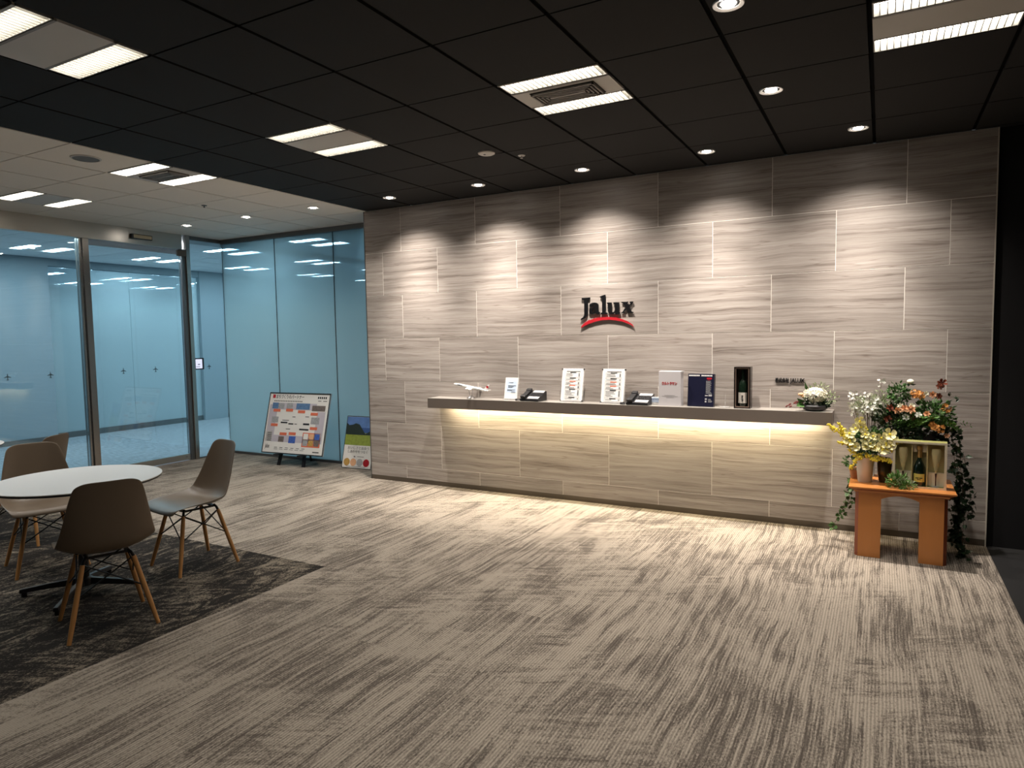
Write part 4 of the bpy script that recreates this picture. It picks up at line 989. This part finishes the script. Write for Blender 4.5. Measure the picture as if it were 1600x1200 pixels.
# --- gift box with bottle and two flutes
BW, BH, BD = .305, .308, .085
gb = thing('gift_box', 'open cream gift box on the stand holding a dark bottle and two flutes', 'box', (4.035, -.475, TZ2), R(-3))
MB().box((-BW/2, -BD/2, 0), (-BW/2+.010, BD/2, BH)).box((BW/2-.010, -BD/2, 0), (BW/2, BD/2, BH)).box((-BW/2+.01, -BD/2, BH-.010), (BW/2-.01, BD/2, BH)).box((-BW/2+.01, -BD/2, 0), (BW/2-.01, BD/2, .010)).done('outer_frame', M_boxg, gb)
f_ = -BD/2
MB().box((-BW/2, f_-.003, 0), (-BW/2+.014, f_-.0002, BH)).box((BW/2-.014, f_-.003, 0), (BW/2, f_-.0002, BH)).box((-BW/2+.014, f_-.003, BH-.013), (BW/2-.014, f_-.0002, BH)).box((-BW/2+.014, f_-.003, 0), (BW/2-.014, f_-.0002, .013)).done('front_rim', M_boxc, gb)
MB().box((-BW/2+.01, BD/2-.004, .01), (BW/2-.01, BD/2-.001, BH-.01)).done('back_lining', M_boxi, gb)
MB().box((-.046, -.03, .012), (-.040, BD/2-.005, BH-.012)).box((.040, -.03, .012), (.046, BD/2-.005, BH-.012)).done('divider', M_boxi, gb)
for h0, h1 in (((-.039, .0, .235), (.039, BD/2-.005, BH-.012)), ((-BW/2+.012, .005, .012), (-.047, BD/2-.005, .10)), ((.047, .005, .012), (BW/2-.012, BD/2-.005, .10))): MB().box(h0, h1).done('card_insert', M_boxc, gb)
def child_world(rootloc, rz, off): 
    c, s = math.cos(rz), math.sin(rz); return (rootloc[0]+c*off[0]-s*off[1], rootloc[1]+s*off[0]+c*off[1], rootloc[2]+off[2])
bp_ = child_world((4.035, -.475, TZ2), R(-3), (0, -.008, .0135))
t = thing('champagne_bottle', 'dark green sparkling wine bottle with yellow label inside the gift box', 'bottle', bp_, R(-3))
MB().lathe([(.031, 0), (.034, .005), (.035, .10), (.033, .125), (.022, .155), (.0135, .175), (.012, .20)], n=28).done('bottle_body', M_champ, t, smooth=True)
MB().lathe([(.0125, .178), (.0135, .20), (.0135, .235), (.0165, .237), (.0165, .262), (.001, .265)], n=20).done('foil', M_gold, t, smooth=True)
b = MB(); rg = []
for z in (.028, .082): rg.append([(.0356*math.sin(a), -.0356*math.cos(a), z) for a in [R(-60+q*12) for q in range(11)]])
b.ring_loft(rg, cap=False, close=False); b.done('bottle_label', M_label, t)
MB().box((-.020, -.0372, .052), (-.002, -.0362, .057)).box((.001, -.0372, .052), (.019, -.0362, .057)).box((-.010, -.0372, .043), (.010, -.0362, .045)).done('label_print', M_ink, t)
for s, lb in ((-1, 'left champagne flute with dark stem inside the gift box'), (1, 'right champagne flute with dark stem inside the gift box')):
    p = child_world((4.035, -.475, TZ2), R(-3), (s*.093, -.018, .0135))
    t = thing('champagne_flute', lb, 'glass', p, 0, 'flutes in the gift box')
    MB().lathe([(.023, 0), (.022, .002), (.004, .008)], n=20).done('foot', M_acryl, t, smooth=True)
    MB().lathe([(.0032, .006), (.0034, .06), (.006, .088), (.001, .09)], n=12).done('stem', mat('dark_red_stem', (.05, .01, .012), .2), t, smooth=True)
    MB().lathe([(.0055, .088), (.012, .12), (.021, .165), (.027, .205), (.028, .225), (.024, .25), (.0235, .25), (.027, .225), (.026, .205), (.020, .165), (.011, .12), (.004, .095)], n=20, cap=False).done('bowl', mat('tinted_flute_glass', (.75, .66, .36), .06, alpha=.35), t, smooth=True)

# ================================================================== EASEL AND POSTERS
# board: bottom edge near floor, tilted back
t = thing('easel', 'black folding floor easel with two front feet and a rear prop', 'easel', (-2.455, .20, 0), R(4))
for s in (-1, 1):
    MB().ring_loft([[(s*.195+q, -.055+w_, 0) for q, w_ in ((-.019, -.012), (.019, -.012), (.019, .012), (-.019, .012))], [(s*.12+q, .20+w_, .85) for q, w_ in ((-.016, -.01), (.016, -.01), (.016, .01), (-.016, .01))]]).done('front_leg', M_blackplastic, t)
    MB().box((s*.185-.045, -.10, .128), (s*.185+.025, -.0, .143)).done('rest_peg', M_blackplastic, t)
MB().tube([(0, .30, 0), (0, .19, .82)], .012, 6).done('rear_leg', M_blackplastic, t)
def poster_root(nm, lb, loc, rz, tilt, wd, ht):
    return thing(nm, lb, 'poster', loc, rz, None, tilt)
BWd, BHt = .955, .755
t = poster_root('display_board', 'large framed white information board with photographs leaning on the black easel', (-2.425, .135, .145), R(4), R(-15), BWd, BHt)
hw = BWd/2
def PB(b, x0, z0, x1, z1, d=.001, y=-.001): # face box in board fraction coords
    b.box((-hw+x0*BWd, y-d, z0*BHt), (-hw+x1*BWd, y, z1*BHt)); return b
MB().box((-hw, 0, 0), (hw, .012, BHt)).done('backing', M_greyplastic, t)
MB().box((-hw, -.006, 0), (-hw+.012, .0, BHt)).box((hw-.012, -.006, 0), (hw, 0, BHt)).box((-hw+.012, -.006, BHt-.014), (hw-.012, 0, BHt)).box((-hw+.012, -.006, 0), (hw-.012, 0, .012)).done('frame', M_alu, t)
PB(MB(), .012, .016, .988, .982, .0008, 0).done('sheet', M_paper, t)
PB(PB(MB(), .03, .19, .95, .30, .0006), .03, .30, .16, .80, .0006).done('lavender_background', M_lav, t)
PB(PB(MB(), .16, .72, .80, .83, .0006), .82, .30, .95, .70, .0006).done('lavender_background', M_lav, t)
PB(MB(), .055, .905, .10, .965).done('red_emblem', M_red, t)
text_mesh('title', 'まちづくりのパートナー', .055, M_ink, t, (-hw+.115*BWd, -.002, .905*BHt), (PI/2, 0, 0), .0004, .0006, .44)
b = MB()
for q in range(17): PB(b, .09+q*.028, .85, .105+q*.028, .868)
for q in range(5): PB(b, .80+q*.03, .91, .82+q*.03, .945)
PB(b, .81, .87, .86, .88); PB(b, .89, .87, .95, .88)
for z in (.205, .235, .265, .295, .325): PB(b, .06, z+.0, .13, z+.008, .0012, -.0018)
for q in range(6): PB(b, .20+q*.09, .095, .25+q*.09, .103)
for q in range(6): PB(b, .20+q*.085, .07, .26+q*.085, .076)
PB(b, .25, .495, .36, .52); PB(b, .38, .48, .46, .50); PB(b, .48, .485, .52, .495); PB(b, .62, .48, .72, .51); PB(b, .57, .395, .72, .42); PB(b, .27, .54, .38, .55); PB(b, .43, .60, .48, .61); PB(b, .64, .61, .70, .62); PB(b, .35, .40, .42, .41); PB(b, .83, .05, .93, .065)
b.done('printed_text', M_ink, t)['kind'] = 'stuff'
for (x0, z0, x1, z1, k) in ((.07, .73, .17, .83, 0), (.17, .73, .27, .82, 1), (.31, .73, .41, .83, 1), (.47, .73, .69, .83, 0), (.73, .71, .94, .80, 2), (.09, .50, .20, .60, 1), (.74, .50, .87, .61, 1), (.25, .19, .34, .28, 2), (.42, .18, .53, .29, 3)):
    PB(MB(), x0, z0, x1, z1, .0012).done('printed_photo', M_photo[k], t)
PB(MB(), .03, .18, .135, .36, .0010, -.0006).done('note_panel', M_paper, t)
PB(MB(), .64, .13, .93, .36, .0008, -.0008).done('red_panel', M_rednote, t)
for i in range(3):
    for j in range(2): PB(MB(), .655+i*.09, .15+j*.105, .73+i*.09, .24+j*.105, .0008, -.0018).done('printed_photo', (M_photo[1], M_photo[4], M_photo[2], M_paper, M_peach, M_photo[3])[i+3*j], t)
for (x0, z0) in ((.10, .68), (.31, .69), (.51, .67), (.72, .64), (.09, .44), (.74, .41), (.26, .30), (.41, .31)): PB(MB(), x0, z0, x0+.115, z0+.045, .001, -.0022).done('red_caption', M_rednote, t)
text_mesh('printed_emblem', 'jalux', .075, M_ink, t, (-hw+.045*BWd, -.002, .085*BHt), (PI/2, 0, 0), .0003, .0004, .07)

PWd, PHt = .43, .62
t = poster_root('leaning_poster', 'small landscape poster with food photographs leaning against the glass by the stone wall', (-1.60, .345, .002), R(3), R(-14), PWd, PHt)
hw = PWd/2
def PP(b, x0, z0, x1, z1, d=.001, y=-.001): b.box((-hw+x0*PWd, y-d, z0*PHt), (-hw+x1*PWd, y, z1*PHt)); return b
MB().box((-hw, 0, 0), (hw, .01, PHt)).done('board', M_paper, t)
MB().box((-hw, -.003, 0), (-hw+.006, 0, PHt)).box((hw-.006, -.003, 0), (hw, 0, PHt)).box((-hw, -.003, PHt-.006), (hw, 0, PHt)).box((-hw, -.003, 0), (hw, 0, .006)).done('frame', M_alu, t)
PP(MB(), .015, .68, .985, .985, .0008, 0).done('printed_sky', M_sky, t)
PP(MB(), .5, .68, .985, .78, .0006, -.001).done('printed_sea', M_sea, t)
PP(MB(), .015, .44, .985, .68, .0008, 0).done('printed_field', M_field, t)
MB().prism([(-hw+x_*PWd, z_*PHt) for x_, z_ in ((.015, .64), (.015, .86), (.10, .82), (.22, .83), (.32, .86), (.45, .84), (.60, .72), (.68, .66), (.985, .78), (.985, .64))], -.0026, -.0018).done('printed_mountain', M_mount, t)
for k, m_ in enumerate((M_photo[4], M_peach, M_greyplastic, M_red)):
    b = MB(); b.lathe([(.001, -.0022), (.045, -.0022), (.045, -.0010)], (-hw+(.16+.22*k)*PWd, 0, .115*PHt), 16, Matrix.Rotation(PI/2, 4, 'X') @ Matrix.Scale(-1, 4, (0, 0, 1))); b.done('food_photo', m_, t)
text_mesh('slogan', 'おいしさと出会う', .04, M_inkgrey, t, (-hw+.14*PWd, -.0015, .365*PHt), (PI/2, 0, 0), .0003, 0, .31)
text_mesh('slogan', 'しあわせをつなぐ', .04, M_inkgrey, t, (-hw+.16*PWd, -.0015, .295*PHt), (PI/2, 0, 0), .0003, 0, .29)
b = MB(); PP(b, .38, .21, .43, .235); PP(b, .50, .22, .72, .23); PP(b, .15, .03, .8, .038); b.done('printed_text', M_inkgrey, t)

# ================================================================== CHAIRS AND TABLE
def make_chair():
    t = thing('shell_chair', '', 'chair')
    # seat/back centre line (y forward, z up) with half widths and side curl
    cl = [(.245, .405, .205, .004), (.232, .428, .215, .004), (.19, .437, .224, .010), (.10, .428, .230, .028), (.0, .418, .232, .046), (-.09, .415, .233, .06), (-.15, .430, .233, .07), (-.188, .470, .228, .072), (-.21, .53, .216, .064), (-.228, .60, .201, .052), (-.245, .68, .184, .042), (-.262, .755, .168, .034), (-.272, .802, .156, .028), (-.277, .825, .140, .024)]
    ns = 12; rows = []
    for k, (y, z, hw, cu) in enumerate(cl):
        p0 = cl[max(k-1, 0)]; p1 = cl[min(k+1, len(cl)-1)]
        ty, tz = p1[0]-p0[0], p1[1]-p0[1]; ln = math.hypot(ty, tz); ty /= ln; tz /= ln
        ny, nz = tz, -ty            # normal towards the sitter
        if ny*0+nz < 0 and k < 5: ny, nz = -ny, -nz
        row = []
        for i in range(ns+1):
            s = -1+2*i/ns; a = abs(s)
            c = cu*(a**2.6)
            drop = 0
            if k <= 1: drop = -.022*(a**3)
            if k >= len(cl)-3: drop = -.022*(a**5)*(k-len(cl)+4)/3
            row.append((hw*math.sin(s*PI/2*.96)/math.sin(PI/2*.96) if False else hw*s, y+ny*c+(drop if k <= 1 else 0), z+nz*c+(drop if k > 5 else 0)))
        rows.append(row)
    b = MB(); vs = [[b.b.verts.new(p) for p in r] for r in rows]
    b._set([b.b.faces.new((vs[k][i], vs[k][i+1], vs[k+1][i+1], vs[k+1][i])) for k in range(len(rows)-1) for i in range(ns)])
    me_o = b.done('seat_shell', M_shell, t, solid=.007, sub=2, smooth=True)
    for sx in (-1, 1):
        for sy in (-1, 1):
            top = Vector((sx*.115, sy*.115-.0, .385)); bot = Vector((sx*.205, sy*.20-.0, 0))
            ax = (bot-top).normalized()
            lg = MB().tube([bot, bot.lerp(top, .35), bot.lerp(top, .8), top+ax*.012], .0095, 12, None)
            o = lg.done('leg', M_wood, t, smooth=True)
            # taper: thicker in the middle
            for v in o.data.vertices:
                u = v.co.z/.385; c = bot.lerp(top, u); k = 1+.45*math.sin(max(0, min(1, u))*PI*.75+.25)
                v.co = c+(v.co-c)*k
            MB().tube([(sx*.095, sy*.10, .408), (sx*.11, sy*.112, .392), top+ax*.02], .0085, 8).done('leg_bracket', M_wire, t)
    w_ = MB()
    P = lambda sx, sy, u: Vector((sx*.205, sy*.20, 0)).lerp(Vector((sx*.115, sy*.115, .385)), u)
    for (a, b2) in (((-1, -1), (1, -1)), ((-1, 1), (1, 1)), ((-1, -1), (-1, 1)), ((1, -1), (1, 1))):
        w_.tube([P(*a, .55), P(*b2, .97)], .0042, 6).tube([P(*b2, .55), P(*a, .97)], .0042, 6)
    w_.done('wire_brace', M_wire, t, smooth=True)
    MB().box((-.10, .09, .395), (.10, .11, .405)).box((-.10, -.11, .395), (.10, -.09, .405)).box((-.105, -.10, .393), (-.09, .10, .405)).box((.09, -.10, .393), (.105, .10, .405)).done('seat_frame', M_wire, t)
    return t
ch0 = make_chair()
def place(o, x, y, fx, fy, label):
    o.location = (x, y, 0); o.rotation_euler = (0, 0, math.atan2(fy, fx)-PI/2); o['label'] = label; o['group'] = 'shell chairs'
    return o
place(ch0, .115, -3.565, -.927, .375, 'taupe shell chair nearest the viewer, back turned, in front of the round table')
place(copy_tree(ch0), -.315, -2.72, -.17, -.98, 'taupe shell chair seen from the side, between round table and glass door')
place(copy_tree(ch0), -1.22, -3.20, .95, -.28, 'taupe shell chair facing us behind the round table on its left')
place(copy_tree(ch0), -2.03, -2.91, -.877, -.48, 'taupe shell chair farthest away, mostly hidden behind the left chair')

def round_table(x, y, lb, rz):
    t = thing('round_table', lb, 'table', (x, y, 0), rz, 'round white tables')
    MB().lathe([(.001, .688), (.445, .688), (.452, .694), (.452, .700)], n=72, cap=False).lathe([(.452, .700), (.4535, .701)], n=72, cap=False).done('table_edge', M_blackedge, t, smooth=True)
    MB().lathe([(.4535, .7), (.4535, .703), (.452, .705), (.001, .705)], n=72, cap=False).done('tabletop', M_tabletop, t, smooth=True)
    MB().lathe([(.028, .06), (.028, .675), (.09, .68), (.09, .688)], n=24).done('column', M_blackedge, t, smooth=True)
    MB().lathe([(.001, .045), (.05, .05), (.045, .09), (.03, .10)], n=20).done('hub', M_blackedge, t, smooth=True)
    for k in range(4):
        A = Matrix.Rotation(PI/2*k, 4, 'Z')
        b = MB(); b.ring_loft([[A @ Vector(p) for p in q] for q in ([(.03, -.022, .055), (.03, .022, .055), (.03, .014, .095), (.03, -.014, .095)], [(.2, -.018, .042), (.2, .018, .042), (.2, .012, .072), (.2, -.012, .072)], [(.36, -.016, .022), (.36, .016, .022), (.36, .012, .045), (.36, -.012, .045)])])
        b.done('base_arm', M_blackedge, t, .003)
        p = A @ Vector((.34, 0, 0)); MB().lathe([(.016, 0), (.016, .024)], tuple(p), 12).done('foot', M_blackplastic, t)
    return t
round_table(-.46, -3.37, 'round white table with thin black edge and black star base', R(38))
round_table(-2.87, -3.17, 'second round white table, only its right edge showing at the left of the picture', R(20))
